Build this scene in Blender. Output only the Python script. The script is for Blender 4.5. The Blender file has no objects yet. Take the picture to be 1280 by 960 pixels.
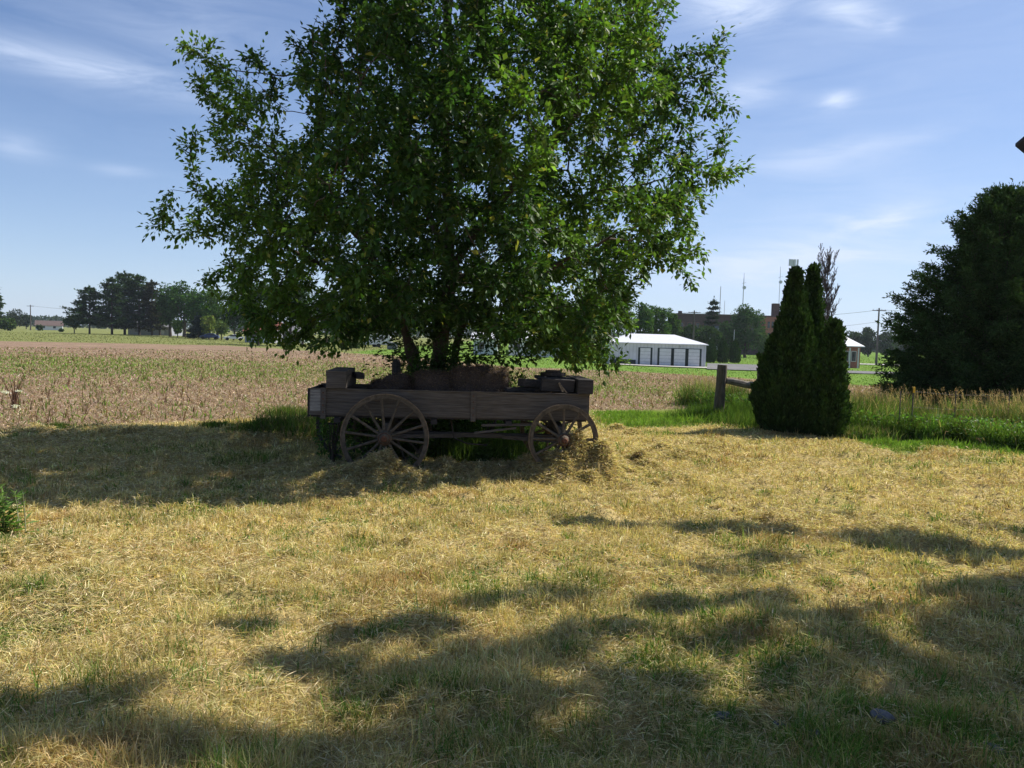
import bpy, math, random
import numpy as np
from mathutils import Vector, Matrix
R = math.radians
random.seed(7)
RNG = np.random.default_rng(11)

# ------------------------------------------------------------------ camera
F = 985.0                       # focal length in pixels of a 1280-wide picture
PITCH, ROLL = R(-3.4), R(1.6)
CAM = np.array([0.0, 0.0, 1.65])
scene = bpy.context.scene
cam_d = bpy.data.cameras.new("camera")
cam_d.sensor_width = 36.0
cam_d.lens = 36.0 * F / 1280.0
cam_d.clip_start, cam_d.clip_end = 0.05, 9000.0
cam = bpy.data.objects.new("camera", cam_d)
scene.collection.objects.link(cam)
scene.camera = cam
_f = np.array([0, math.cos(PITCH), math.sin(PITCH)])
_u0 = np.array([0, -math.sin(PITCH), math.cos(PITCH)])
_r0 = np.array([1.0, 0, 0])
_r = _r0 * math.cos(ROLL) + _u0 * math.sin(ROLL)
_u = -_r0 * math.sin(ROLL) + _u0 * math.cos(ROLL)
cam.matrix_world = Matrix(((_r[0], _u[0], -_f[0], CAM[0]), (_r[1], _u[1], -_f[1], CAM[1]),
                           (_r[2], _u[2], -_f[2], CAM[2]), (0, 0, 0, 1)))

# ------------------------------------------------------------------ light
SUN_EL = R(50)
SUN_AZ = R(24)                  # measured from +X towards +Y
SUN = np.array([math.cos(SUN_EL) * math.cos(SUN_AZ), math.cos(SUN_EL) * math.sin(SUN_AZ), math.sin(SUN_EL)])
EXPOSURE = 0.54
sl = bpy.data.lights.new("sun", 'SUN')
sl.energy = 5.0
sl.angle = R(0.5)
sl.color = (1.0, 0.94, 0.84)
so = bpy.data.objects.new("sun", sl)
so.rotation_euler = Vector(SUN).to_track_quat('Z', 'Y').to_euler()
scene.collection.objects.link(so)
scene.view_settings.view_transform = 'Standard'
scene.view_settings.look = 'None'
scene.view_settings.exposure = EXPOSURE
scene.view_settings.gamma = 1.0
scene.view_settings.use_curve_mapping = False
scene.cycles.max_bounces = 5
scene.cycles.diffuse_bounces = 3
scene.cycles.glossy_bounces = 2
scene.cycles.transmission_bounces = 3
scene.cycles.transparent_max_bounces = 4
scene.cycles.use_denoising = True
scene.cycles.caustics_reflective = False
scene.cycles.caustics_refractive = False

def pix_dir(px, py):
    d = _f * F + _r * (px - 640.0) - _u * (py - 480.0)
    return d / np.linalg.norm(d)

def build_world():
    w = bpy.data.worlds.new("World"); scene.world = w; w.use_nodes = True
    nt = w.node_tree; N, L = nt.nodes, nt.links
    N.clear()
    out = N.new('ShaderNodeOutputWorld'); bg = N.new('ShaderNodeBackground')
    sky = N.new('ShaderNodeTexSky'); sky.sky_type = 'NISHITA'; sky.sun_disc = False
    sky.sun_elevation = SUN_EL; sky.sun_rotation = R(90) - SUN_AZ
    sky.air_density = 1.0; sky.dust_density = 0.15; sky.ozone_density = 2.2; sky.altitude = 200
    bg.inputs['Strength'].default_value = 0.068
    tc = N.new('ShaderNodeTexCoord')
    def math_(op, a, b=None, clamp=False):
        n = N.new('ShaderNodeMath'); n.operation = op; n.use_clamp = clamp
        for i, v in enumerate((a, b)):
            if v is None: continue
            if isinstance(v, (int, float)): n.inputs[i].default_value = v
            else: L.new(v, n.inputs[i])
        return n.outputs[0]
    def dot(v):
        n = N.new('ShaderNodeVectorMath'); n.operation = 'DOT_PRODUCT'
        L.new(tc.outputs['Generated'], n.inputs[0]); n.inputs[1].default_value = tuple(v)
        return n.outputs['Value']
    # fibrous noise for the high ice clouds
    mp = N.new('ShaderNodeMapping'); mp.inputs['Scale'].default_value = (3.2, 3.2, 17.0)
    mp.inputs['Rotation'].default_value = (R(4), R(-11), R(10))
    L.new(tc.outputs['Generated'], mp.inputs['Vector'])
    nz = N.new('ShaderNodeTexNoise'); nz.inputs['Scale'].default_value = 2.0
    nz.inputs['Detail'].default_value = 9; nz.inputs['Roughness'].default_value = 0.62
    nz.inputs['Distortion'].default_value = 0.6
    L.new(mp.outputs[0], nz.inputs['Vector'])
    nf = N.new('ShaderNodeTexNoise'); nf.inputs['Scale'].default_value = 1.6; nf.inputs['Detail'].default_value = 3
    L.new(tc.outputs['Generated'], nf.inputs['Vector'])
    fib = math_('SUBTRACT', math_('MULTIPLY', nz.outputs['Fac'], 2.6), 0.72, True)
    total = None
    # separate wisps: two ends, half width, strength
    W = [((-60, 48), (250, 116), 13, .62), ((-20, 172), (60, 188), 10, .42), ((860, 0), (965, 18), 17, .95),
         ((1030, 12), (1110, 26), 11, .85), ((1030, 130), (1068, 122), 7, .8), ((900, 125), (970, 110), 13, .55),
         ((990, 195), (1150, 170), 8, .42), ((900, 225), (1130, 185), 14, .25), ((1050, 283), (1150, 266), 9, .9),
         ((930, 300), (1200, 275), 32, .35), ((900, 335), (1150, 318), 17, .5), ((120, 210), (180, 216), 5, .25),
         ((1105, 32), (1128, 28), 5, .6), ((820, 340), (1100, 350), 24, .35), ((100, 20), (330, 60), 30, .22)]
    for (a, b, wd, st) in W:
        A, B = pix_dir(*a), pix_dir(*b)
        c = (A + B) / 2; c /= np.linalg.norm(c)
        t = B - A; half = np.linalg.norm(t) / 2; t /= np.linalg.norm(t)
        n = np.cross(c, t)
        dt = math_('MULTIPLY', math_('SUBTRACT', dot(t), float(np.dot(c, t))), 1 / (half * 1.1))
        dn = math_('MULTIPLY', math_('SUBTRACT', dot(n), float(np.dot(c, n))), 1 / (wd / F * 1.25))
        e = math_('ADD', math_('MULTIPLY', dt, dt), math_('MULTIPLY', dn, dn))
        g = math_('MULTIPLY', math_('POWER', 2.718, math_('MULTIPLY', e, -1.0)), st)
        g = math_('MULTIPLY', g, math_('GREATER_THAN', dot(c), 0.0))
        total = g if total is None else math_('ADD', total, g)
    cl = math_('MULTIPLY', total, fib, True)
    veil = math_('MULTIPLY', math_('SUBTRACT', nf.outputs['Fac'], 0.42, True), 0.7)
    cl = math_('ADD', cl, math_('MULTIPLY', veil, fib), True)
    # thin veil of high cloud towards the sun
    sv = math_('POWER', math_('MAXIMUM', dot(SUN), 0.0), 2.0)
    cl = math_('ADD', cl, math_('MULTIPLY', sv, 0.34), True)
    up = math_('MAXIMUM', dot((0, 0, 1)), 0.0)
    low = math_('MULTIPLY', math_('POWER', 2.718, math_('MULTIPLY', up, -7.0)), .62)
    cl = math_('ADD', cl, low, True)
    mix = N.new('ShaderNodeMixRGB'); L.new(cl, mix.inputs['Fac'])
    tint = N.new('ShaderNodeMixRGB'); tint.blend_type = 'MULTIPLY'; tint.inputs['Fac'].default_value = 1
    tint.inputs['Color2'].default_value = (.80, .97, 1.22, 1)
    L.new(sky.outputs[0], tint.inputs['Color1'])
    L.new(tint.outputs[0], mix.inputs['Color1']); mix.inputs['Color2'].default_value = (7.4, 8.6, 11.0, 1)
    L.new(mix.outputs[0], bg.inputs['Color']); L.new(bg.outputs[0], out.inputs[0])
build_world()

# ------------------------------------------------------------------ noise, terrain
def _hash(ix, iy, s):
    h = (ix.astype(np.int64) * 374761393 + iy.astype(np.int64) * 668265263 + s * 974634777) & 0xffffffff
    h = ((h ^ (h >> 13)) * 1274126177) & 0xffffffff
    h = h ^ (h >> 16)
    return (h & 0xffff) / 65535.0

def vnoise(x, y, s=0):
    ix, iy = np.floor(x), np.floor(y)
    fx, fy = x - ix, y - iy
    fx, fy = fx * fx * (3 - 2 * fx), fy * fy * (3 - 2 * fy)
    a, b = _hash(ix, iy, s), _hash(ix + 1, iy, s)
    c, d = _hash(ix, iy + 1, s), _hash(ix + 1, iy + 1, s)
    return (a * (1 - fx) + b * fx) * (1 - fy) + (c * (1 - fx) + d * fx) * fy

def fbm(x, y, s=0, o=4):
    t, a, n = 0, 1, 0
    for i in range(o):
        t = t + a * vnoise(x * 2 ** i + 17.3 * i, y * 2 ** i - 9.1 * i, s + i); n += a; a *= .55
    return t / n

def S(a, b, x):
    t = np.clip((np.asarray(x, float) - a) / (b - a), 0, 1)
    return t * t * (3 - 2 * t)

def h0(x, y):                                    # the lie of the land
    return -0.47 * S(2, 12, y) - (0.3 + 0.75 * S(-20, 25, x)) * S(13, 75, y)

def G(px, py, dz=0.0):                           # the ground point seen there
    d = pix_dir(px, py)
    t = 1.0
    for _ in range(60):
        p = CAM + d * t
        e = p[2] - (float(h0(p[0], p[1])) + dz)
        if abs(d[2]) < 1e-6: break
        t = max(.3, t + e / max(-d[2], 1e-4) * .8)
        if t > 6000: break
    p = CAM + d * t
    return p

def at(px, py, Y):                               # point at depth Y on that line of sight
    d = pix_dir(px, py)
    return CAM + d * (Y / d[1])

def line(pts):
    g = sorted([tuple(G(*p)[:2]) for p in pts])
    X = np.array([p[0] for p in g]); Y = np.array([p[1] for p in g])
    return lambda x: np.interp(x, X, Y)
y_lawn = line([(0, 540), (200, 531), (390, 522), (500, 517), (640, 515), (760, 514), (870, 512), (950, 520), (1045, 545), (1160, 554), (1280, 566)])
y_field = lambda x: np.interp(x, [-69, -42, -13, 0.7, 12, 22, 28, 60], [107, 116, 88, 72, 77, 70, 62, 50])

mounds = []                                      # x, y, radius, height of raked hay heaps
def mound(px, py, r, h, squash=1.0):
    p = G(px, py); mounds.append((p[0], p[1], r, h, squash))
for a in [(482, 602, .34, .30), (458, 606, .3, .16), (520, 604, .34, .14), (556, 598, .34, .22), (600, 595, .36, .13), (640, 596, .4, .15), (692, 604, .4, .30), (738, 602, .42, .36), (714, 604, .34, .24), (760, 606, .4, .16), (762, 594, .45, .2), (800, 584, .5, .14), (668, 600, .3, .16),
          (772, 538, .22, .14, .8), (792, 543, .2, .1, .8), (820, 566, .4, .08), (850, 575, .5, .07), (425, 602, .45, .15), (395, 594, .5, .12), (330, 545, .9, .14), (170, 548, .8, .1),
          (60, 545, .8, .08), (880, 560, .8, .06), (25, 700, .5, .12), (90, 760, .5, .07), (980, 655, .6, .06), (1120, 668, .6, .07)] + \
        [(float(_q[0]), float(_q[1]), float(_q[2]), float(_q[3])) for _q in np.stack([RNG.uniform(410, 830, 34), RNG.uniform(578, 610, 34), RNG.uniform(.07, .17, 34), RNG.uniform(.03, .10, 34)], 1)]:
    mound(*a)
def clod(x, y):
    return (S(.60, .80, vnoise(x * 5.5, y * 5.5, 91) * .6 + vnoise(x * 11, y * 11, 93) * .4) * S(4.5, 9, y) * .07 + S(.5, .75, fbm(x * 2.3, y * 2.9, 94)) * .05) * (1 - S(15, 19, y))
def h1(x, y):                                    # with bumps
    x, y = np.asarray(x, float), np.asarray(y, float)
    z = h0(x, y)
    near = np.exp(-np.maximum(y, 0) / 40)
    z = z + near * (0.07 * (fbm(x * 1.1, y * 1.1, 3) - .5) * 2 + 0.055 * (fbm(x * 3.6, y * 3.6, 5) - .5) * 2)
    z = z + clod(x, y)
    for (mx, my, r, h, sq) in mounds:
        q = ((x - mx) ** 2 + ((y - my) / sq) ** 2) / (r * r)
        z = z + h * np.exp(-q * 1.6) * (.45 + .6 * vnoise(x * 5, y * 5, 9) + .5 * vnoise(x * 13, y * 13, 10))
    return z

# zones: returns weights (lawn straw, lawn green, field straw, field green, bare soil, far green)
def zones(x, y):
    yl, yf = y_lawn(x), y_field(x)
    wob = (fbm(x * .5, y * .5, 21) - .5)
    lawn = 1 - S(-.4, .5, y - yl - wob * 1.5)
    far = S(-2, 2, y - yf - wob * 5)
    field = (1 - lawn) * (1 - far)
    # green shows in patches, mostly near the camera and at the lawn edge
    n = fbm(x * .9, y * .9, 31); n2 = fbm(x * 3.1, y * 3.1, 37)
    g = S(.5, .72, n * .6 + n2 * .4) * .42
    dp = np.interp(x, [2, 7, 9], [-5.2, -4.4, -1.2])
    strip_ = S(-.4, .4, y - yl - dp + wob * 1.2) * S(1.8, 2.8, x); g = np.maximum(g, strip_ * 1.0)
    g = np.maximum(g, S(6.0, 3.2, y) * S(-.6, 1.6, x) * S(.4, .68, n * .5 + n2 * .5) * .8)
    g = np.maximum(g, S(.4, .7, n2) * S(4, 2.5, y) * .3)
    lawn_g = lawn * np.clip(g, 0, 1)
    lawn_s = lawn - lawn_g
    n3 = fbm(x * .13, y * .16, 41)
    bandg = S(30, 38, y) * (1 - S(54, 62, y)) * S(14, -2, x) * .33
    bare = S(64, 72, y + wob * 4) * S(4, -8, x) * .7
    fg = np.clip(bandg + S(.58, .75, n3) * .25, 0, 1) * (1 - bare)
    return lawn_s, lawn_g, field * (1 - fg) * (1 - bare), field * fg, field * bare, far

C_STRAW = np.array([.40, .31, .14]); C_LGREEN = np.array([.135, .18, .035]); C_FIELD = np.array([.235, .17, .115])
C_FGREEN = np.array([.17, .19, .06]); C_BARE = np.array([.23, .16, .12]); C_FAR = np.array([.13, .21, .045])
def ground_col(x, y):
    w = zones(x, y)
    c = sum(wi[..., None] * ci for wi, ci in zip(w, (C_STRAW, C_LGREEN, C_FIELD, C_FGREEN, C_BARE, C_FAR)))
    c = np.where((y > 60)[..., None] & (x < -20)[..., None], c * (1 - w[5][..., None]) + w[5][..., None] * np.array([.17, .185, .07]), c)
    return c

# ------------------------------------------------------------------ materials
MAT = {}
def new_mat(name):
    m = bpy.data.materials.new(name); m.use_nodes = True
    nt = m.node_tree; nt.nodes.clear()
    return m, nt.nodes, nt.links

def simple(name, col, rough=.7, var=.15, scale=6.0, metal=0.0, bump=0.0, stretch=(1, 1, 1), spec=.3, col2=None, detail=6, coord='Object'):
    m, N, L = new_mat(name)
    out = N.new('ShaderNodeOutputMaterial'); b = N.new('ShaderNodeBsdfPrincipled')
    b.inputs['Roughness'].default_value = rough; b.inputs['Metallic'].default_value = metal
    b.inputs['Specular IOR Level'].default_value = spec
    tc = N.new('ShaderNodeTexCoord'); mp = N.new('ShaderNodeMapping'); mp.inputs['Scale'].default_value = stretch
    nz = N.new('ShaderNodeTexNoise'); nz.inputs['Scale'].default_value = scale; nz.inputs['Detail'].default_value = detail
    nz.inputs['Roughness'].default_value = .65
    L.new(tc.outputs[coord], mp.inputs[0]); L.new(mp.outputs[0], nz.inputs['Vector'])
    rp = N.new('ShaderNodeValToRGB')
    c = np.array(col); d = np.array(col2) if col2 is not None else c * (1 - 2.2 * var)
    rp.color_ramp.elements[0].position = .3; rp.color_ramp.elements[1].position = .7
    rp.color_ramp.elements[0].color = (*np.clip(d, 0, 1), 1); rp.color_ramp.elements[1].color = (*np.clip(c * (1 + var * .6), 0, 1), 1)
    L.new(nz.outputs['Fac'], rp.inputs[0]); L.new(rp.outputs[0], b.inputs['Base Color'])
    if bump:
        bp = N.new('ShaderNodeBump'); bp.inputs['Strength'].default_value = bump; bp.inputs['Distance'].default_value = .02
        L.new(nz.outputs['Fac'], bp.inputs['Height']); L.new(bp.outputs[0], b.inputs['Normal'])
    L.new(b.outputs[0], out.inputs[0]); MAT[name] = m
    return m

def attr_mat(name, translucent=0.0, rough=.8, gloss=.0, noise=None):
    m, N, L = new_mat(name)
    out = N.new('ShaderNodeOutputMaterial')
    at_ = N.new('ShaderNodeAttribute'); at_.attribute_name = 'col'
    col = at_.outputs['Color']
    if noise:
        geo = N.new('ShaderNodeNewGeometry'); prev = None
        for (sc, amt, dt) in noise:
            nz = N.new('ShaderNodeTexNoise'); nz.inputs['Scale'].default_value = sc; nz.inputs['Detail'].default_value = dt
            nz.inputs['Roughness'].default_value = .7
            L.new(geo.outputs['Position'], nz.inputs['Vector'])
            mr = N.new('ShaderNodeMapRange'); mr.inputs['From Min'].default_value = .3; mr.inputs['From Max'].default_value = .7
            mr.inputs['To Min'].default_value = 1 - amt; mr.inputs['To Max'].default_value = 1 + amt
            L.new(nz.outputs['Fac'], mr.inputs['Value'])
            mx = N.new('ShaderNodeVectorMath'); mx.operation = 'SCALE'
            L.new(col, mx.inputs[0]); L.new(mr.outputs[0], mx.inputs['Scale']); col = mx.outputs[0]; prev = nz
    if gloss:
        d = N.new('ShaderNodeBsdfPrincipled'); d.inputs['Roughness'].default_value = rough
        d.inputs['Specular IOR Level'].default_value = gloss; L.new(col, d.inputs['Base Color'])
    else:
        d = N.new('ShaderNodeBsdfDiffuse'); L.new(col, d.inputs['Color'])
    if noise:
        bp = N.new('ShaderNodeBump'); bp.inputs['Strength'].default_value = .8; bp.inputs['Distance'].default_value = .04
        L.new(prev.outputs['Fac'], bp.inputs['Height']); L.new(bp.outputs[0], d.inputs['Normal'])
    if translucent:
        t = N.new('ShaderNodeBsdfTranslucent')
        hs = N.new('ShaderNodeMixRGB'); hs.blend_type = 'MULTIPLY'; hs.inputs['Fac'].default_value = 1
        hs.inputs['Color2'].default_value = (1.35, 1.45, .7, 1); L.new(col, hs.inputs['Color1'])
        L.new(hs.outputs[0], t.inputs['Color'])
        mx = N.new('ShaderNodeMixShader'); mx.inputs[0].default_value = translucent
        L.new(d.outputs[0], mx.inputs[1]); L.new(t.outputs[0], mx.inputs[2]); L.new(mx.outputs[0], out.inputs[0])
    else:
        L.new(d.outputs[0], out.inputs[0])
    MAT[name] = m
    return m

attr_mat('ground', noise=[(.35, .18, 4), (3.0, .22, 6), (28, .3, 4)])
attr_mat('blade', translucent=.28)
attr_mat('leaf', translucent=.38, rough=.5, gloss=.22)
attr_mat('needle', translucent=.12)
attr_mat('far_leaf', translucent=.2)
simple('bark', (.085, .066, .052), .9, .3, 14, bump=.8, stretch=(1, 1, .25))
simple('wood_grey', (.125, .108, .093), .85, .3, 7, bump=.9, stretch=(.45, 5, 9), col2=(.045, .034, .028), detail=9)
simple('wood_light', (.30, .28, .26), .85, .35, 7, bump=.4, stretch=(.5, 3, 4))
simple('wood_wheel', (.115, .09, .064), .85, .3, 16, bump=.5)
simple('wood_dark', (.05, .043, .042), .8, .3, 12, bump=.6, stretch=(.3, 3, 3))
simple('iron', (.055, .04, .033), .55, .35, 22, metal=.3, bump=.3)
simple('iron_worn', (.20, .155, .12), .42, .35, 30, metal=.7)
simple('rust', (.13, .055, .03), .8, .35, 30, bump=.3)
simple('post_wood', (.14, .115, .09), .9, .3, 10, bump=.8, stretch=(3, 3, .4))
simple('rail_wood', (.27, .235, .20), .9, .35, 10, bump=.8, stretch=(.4, 3, 3))
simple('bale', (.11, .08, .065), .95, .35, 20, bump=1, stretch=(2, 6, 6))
simple('white_wall', (.62, .63, .66), .7, .05, 3)
def siding(name, col, period):
    m, N, L = new_mat(name)
    out = N.new('ShaderNodeOutputMaterial'); b = N.new('ShaderNodeBsdfPrincipled'); b.inputs['Roughness'].default_value = .6
    tc = N.new('ShaderNodeTexCoord'); wv = N.new('ShaderNodeTexWave'); wv.bands_direction = 'X'; wv.wave_profile = 'SAW'; wv.inputs['Scale'].default_value = .314 / period
    nz = N.new('ShaderNodeTexNoise'); nz.inputs['Scale'].default_value = .9; nz.inputs['Detail'].default_value = 6
    L.new(tc.outputs['Object'], wv.inputs[0]); L.new(tc.outputs['Object'], nz.inputs['Vector'])
    mr = N.new('ShaderNodeMapRange'); mr.inputs['To Min'].default_value = .72; mr.inputs['To Max'].default_value = 1.0; mr.inputs['From Max'].default_value = .25; L.new(wv.outputs['Fac'], mr.inputs['Value'])
    m2 = N.new('ShaderNodeMapRange'); m2.inputs['From Min'].default_value = .3; m2.inputs['From Max'].default_value = .7; m2.inputs['To Min'].default_value = .8; m2.inputs['To Max'].default_value = 1.05; L.new(nz.outputs['Fac'], m2.inputs['Value'])
    mm = N.new('ShaderNodeMath'); mm.operation = 'MULTIPLY'; L.new(mr.outputs[0], mm.inputs[0]); L.new(m2.outputs[0], mm.inputs[1])
    sc = N.new('ShaderNodeVectorMath'); sc.operation = 'SCALE'; sc.inputs[0].default_value = col; L.new(mm.outputs[0], sc.inputs['Scale'])
    L.new(sc.outputs[0], b.inputs['Base Color']); L.new(b.outputs[0], out.inputs[0]); MAT[name] = m
siding('ribbed_wall', (.62, .62, .64), .45)
simple('shaded_wall', (.33, .34, .38), .7, .06, 3)  # white wall with the shade of the trees put into its colour
simple('green_siding', (.30, .36, .32), .7, .06, 3)
simple('white_siding', (.66, .66, .66), .65, .06, 3)
simple('metal_roof', (.62, .63, .66), .45, .06, 2, metal=.0)
simple('bright_roof', (.74, .74, .75), .4, .04, 2, metal=.0)
simple('red_roof', (.25, .085, .06), .85, .2, 3)
simple('brown_roof', (.12, .085, .075), .85, .2, 3)
simple('dark_shingle', (.035, .04, .055), .9, .2, 5)
simple('grey_roof', (.18, .18, .19), .85, .2, 3)
simple('brick', (.37, .14, .10), .9, .2, 3)
simple('brick_dark', (.10, .058, .055), .9, .2, 3)
simple('asphalt', (.16, .155, .155), .9, .15, .6, coord='Object')
simple('concrete', (.46, .44, .40), .9, .1, .8)
simple('glass_dark', (.03, .035, .045), .15, .1, 2, spec=.6)
simple('pole_wood', (.13, .11, .10), .9, .2, 4)
simple('galvanised', (.45, .46, .47), .5, .1, 5, metal=.4)
simple('stone', (.17, .165, .165), .9, .25, 20, bump=.5)
simple('yellow_plastic', (.75, .42, .03), .5, .05, 5)
simple('car_white', (.75, .75, .75), .3, .03, 2)
simple('car_blue', (.04, .06, .14), .3, .05, 2)
simple('rubber', (.02, .02, .02), .8, .1, 5)
simple('dark_green_paint', (.03, .045, .04), .6, .1, 3)
simple('blue_plastic', (.03, .07, .3), .5, .1, 3)

# ------------------------------------------------------------------ object helpers
COL = scene.collection
def link(name, me, parent=None):
    o = bpy.data.objects.new(name, me); COL.objects.link(o)
    if parent is not None: o.parent = parent
    return o
def tag(o, label=None, cat=None, group=None, kind=None):
    if label: o['label'] = label
    if cat: o['category'] = cat
    if group: o['group'] = group
    if kind: o['kind'] = kind
    return o
def empty(name, loc, rz=0.0, label=None, cat=None, group=None, kind=None):
    o = bpy.data.objects.new(name, None); COL.objects.link(o)
    o.location = tuple(float(v) for v in loc); o.rotation_euler = (0, 0, rz)
    return tag(o, label, cat, group, kind)
def copy_tree(o, parent=None):
    kids = [c for c in COL.objects if c.parent == o]
    c = o.copy(); COL.objects.link(c); c.parent = parent
    for k in kids: copy_tree(k, c)
    return c

def tri_mesh(name, V, T, mat, parent=None, col=None, smooth=False):
    """V (n,3), T (m,3|4) arrays -> object"""
    V = np.ascontiguousarray(V, np.float32); T = np.ascontiguousarray(T, np.int32)
    me = bpy.data.meshes.new(name)
    k = T.shape[1]
    me.vertices.add(len(V)); me.vertices.foreach_set('co', V.ravel())
    me.loops.add(T.size); me.loops.foreach_set('vertex_index', T.ravel())
    me.polygons.add(len(T)); me.polygons.foreach_set('loop_start', np.arange(0, T.size, k, dtype=np.int32))
    me.polygons.foreach_set('loop_total', np.full(len(T), k, np.int32))
    if smooth: me.polygons.foreach_set('use_smooth', np.ones(len(T), bool))
    me.update(calc_edges=True)
    if col is not None:
        a = me.attributes.new('col', 'FLOAT_COLOR', 'POINT')
        c4 = np.ones((len(V), 4), np.float32); c4[:, :3] = np.clip(col, 0, 1)
        a.data.foreach_set('color', c4.ravel())
    me.materials.append(MAT[mat] if isinstance(mat, str) else mat)
    return link(name, me, parent)

class MB:
    """collects boxes, bars, tubes; build() links them as one mesh object"""
    def __init__(s): s.v, s.f, s.m = [], [], []
    def add(s, V, Fc):
        o = len(s.v); s.v.extend([tuple(map(float, p)) for p in V]); s.f.extend([tuple(i + o for i in f) for f in Fc])
    def box(s, c, d, rot=None, j=0.0):
        x, y, z = np.array(d) / 2
        P = np.array([(-x, -y, -z), (x, -y, -z), (x, y, -z), (-x, y, -z), (-x, -y, z), (x, -y, z), (x, y, z), (-x, y, z)])
        if j: P = P + RNG.uniform(-j, j, P.shape)
        if rot is not None: P = P @ np.array(rot).T
        s.add(P + np.array(c), [(0, 3, 2, 1), (4, 5, 6, 7), (0, 1, 5, 4), (1, 2, 6, 5), (2, 3, 7, 6), (3, 0, 4, 7)])
    def bar(s, a, b, w, h, up=(0, 0, 1)):
        a, b = np.array(a, float), np.array(b, float); d = b - a; Ln = np.linalg.norm(d); d /= Ln
        sd = np.cross(up, d); sd /= np.linalg.norm(sd); u2 = np.cross(d, sd)
        s.box((a + b) / 2, (Ln, w, h), np.stack([d, sd, u2], 1))
    def tube(s, P, r, n=8, cap=True):
        P = [np.array(p, float) for p in P]; rr = r if hasattr(r, '__len__') else [r] * len(P)
        V, Fc = [], []; pu = None
        for i, p in enumerate(P):
            d = P[min(i + 1, len(P) - 1)] - P[max(i - 1, 0)]; d = d / np.linalg.norm(d)
            ref = np.array([0, 0, 1.]) if abs(d[2]) < .9 else np.array([1., 0, 0])
            a = np.cross(ref, d) if pu is None else pu - d * np.dot(pu, d)
            a /= np.linalg.norm(a); pu = a; b = np.cross(d, a)
            for k in range(n):
                t = 2 * math.pi * k / n; V.append(p + rr[i] * (a * math.cos(t) + b * math.sin(t)))
        for i in range(len(P) - 1):
            for k in range(n):
                Fc.append((i * n + k, i * n + (k + 1) % n, (i + 1) * n + (k + 1) % n, (i + 1) * n + k))
        if cap: Fc += [tuple(range(n - 1, -1, -1)), tuple((len(P) - 1) * n + k for k in range(n))]
        s.add(V, Fc)
    def ring(s, c, r, wr, wy, n=48, axis=1, sq=None):
        """rim in the XZ plane, rectangular section: radial wr, across wy"""
        V, Fc = [], []
        for k in range(n):
            t = 2 * math.pi * k / n
            for (rr, yy) in ((r, -wy / 2), (r, wy / 2), (r - wr, wy / 2), (r - wr, -wy / 2)):
                V.append((c[0] + rr * math.cos(t), c[1] + yy, c[2] + rr * math.sin(t)))
        for k in range(n):
            a, b = k * 4, ((k + 1) % n) * 4
            for q in range(4): Fc.append((a + q, b + q, b + (q + 1) % 4, a + (q + 1) % 4))
        s.add(V, Fc)
    def build(s, name, mat, parent=None, bevel=0.0, smooth=False):
        me = bpy.data.meshes.new(name); me.from_pydata(s.v, [], s.f); me.update()
        me.materials.append(MAT[mat])
        if smooth: me.polygons.foreach_set('use_smooth', np.ones(len(me.polygons), bool))
        o = link(name, me, parent)
        if bevel:
            bv = o.modifiers.new('bevel', 'BEVEL'); bv.width = bevel; bv.segments = 2; bv.limit_method = 'ANGLE'
        return o

def leaves(P, D, Nn, L, Wd, fold=.25, k=0.5):
    """kite shaped folded leaves: base P, direction D, normal Nn, length L, width Wd"""
    n = len(P)
    D = D / np.linalg.norm(D, axis=1, keepdims=True)
    Sd = np.cross(D, Nn); Sd /= np.maximum(np.linalg.norm(Sd, axis=1, keepdims=True), 1e-6)
    Nn = np.cross(Sd, D)
    L = np.asarray(L).reshape(-1, 1); Wd = np.asarray(Wd).reshape(-1, 1)
    a = P; b = P + D * L * k + Sd * Wd / 2 + Nn * Wd * fold; c = P + D * L - Nn * L * .06; d = P + D * L * k - Sd * Wd / 2 + Nn * Wd * fold
    V = np.stack([a, b, c, d], 1).reshape(-1, 3)
    i = np.arange(n) * 4
    T = np.stack([np.stack([i, i + 1, i + 2], 1), np.stack([i, i + 2, i + 3], 1)], 1).reshape(-1, 3)
    return V, T
def rdir(n, rng=None):
    rng = rng or RNG
    v = rng.normal(size=(n, 3)); return v / np.linalg.norm(v, axis=1, keepdims=True)
def rep(c, k): return np.repeat(c, k, axis=0)

def tubes(A, B, ra, rb, n=6):
    """separate tapered tubes between points, vectorised"""
    d = B - A; Ln = np.linalg.norm(d, axis=1, keepdims=True); d = d / np.maximum(Ln, 1e-6)
    ref = np.where(np.abs(d[:, 2:3]) < .9, np.array([[0, 0, 1.]]), np.array([[1., 0, 0]]))
    a = np.cross(ref, d); a /= np.linalg.norm(a, axis=1, keepdims=True); b = np.cross(d, a)
    t = np.arange(n) * 2 * math.pi / n
    ca, sa = np.cos(t)[None, :, None], np.sin(t)[None, :, None]
    ring = a[:, None] * ca + b[:, None] * sa
    V = np.concatenate([A[:, None] + ring * ra[:, None, None], B[:, None] + d[:, None] * rb[:, None, None] * .3 + ring * rb[:, None, None]], 1)
    m = len(A); base = (np.arange(m) * 2 * n)[:, None]; k = np.arange(n)[None]
    q = np.stack([base + k, base + (k + 1) % n, base + n + (k + 1) % n, base + n + k], 2).reshape(-1, 4)
    return V.reshape(-1, 3), q

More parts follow.
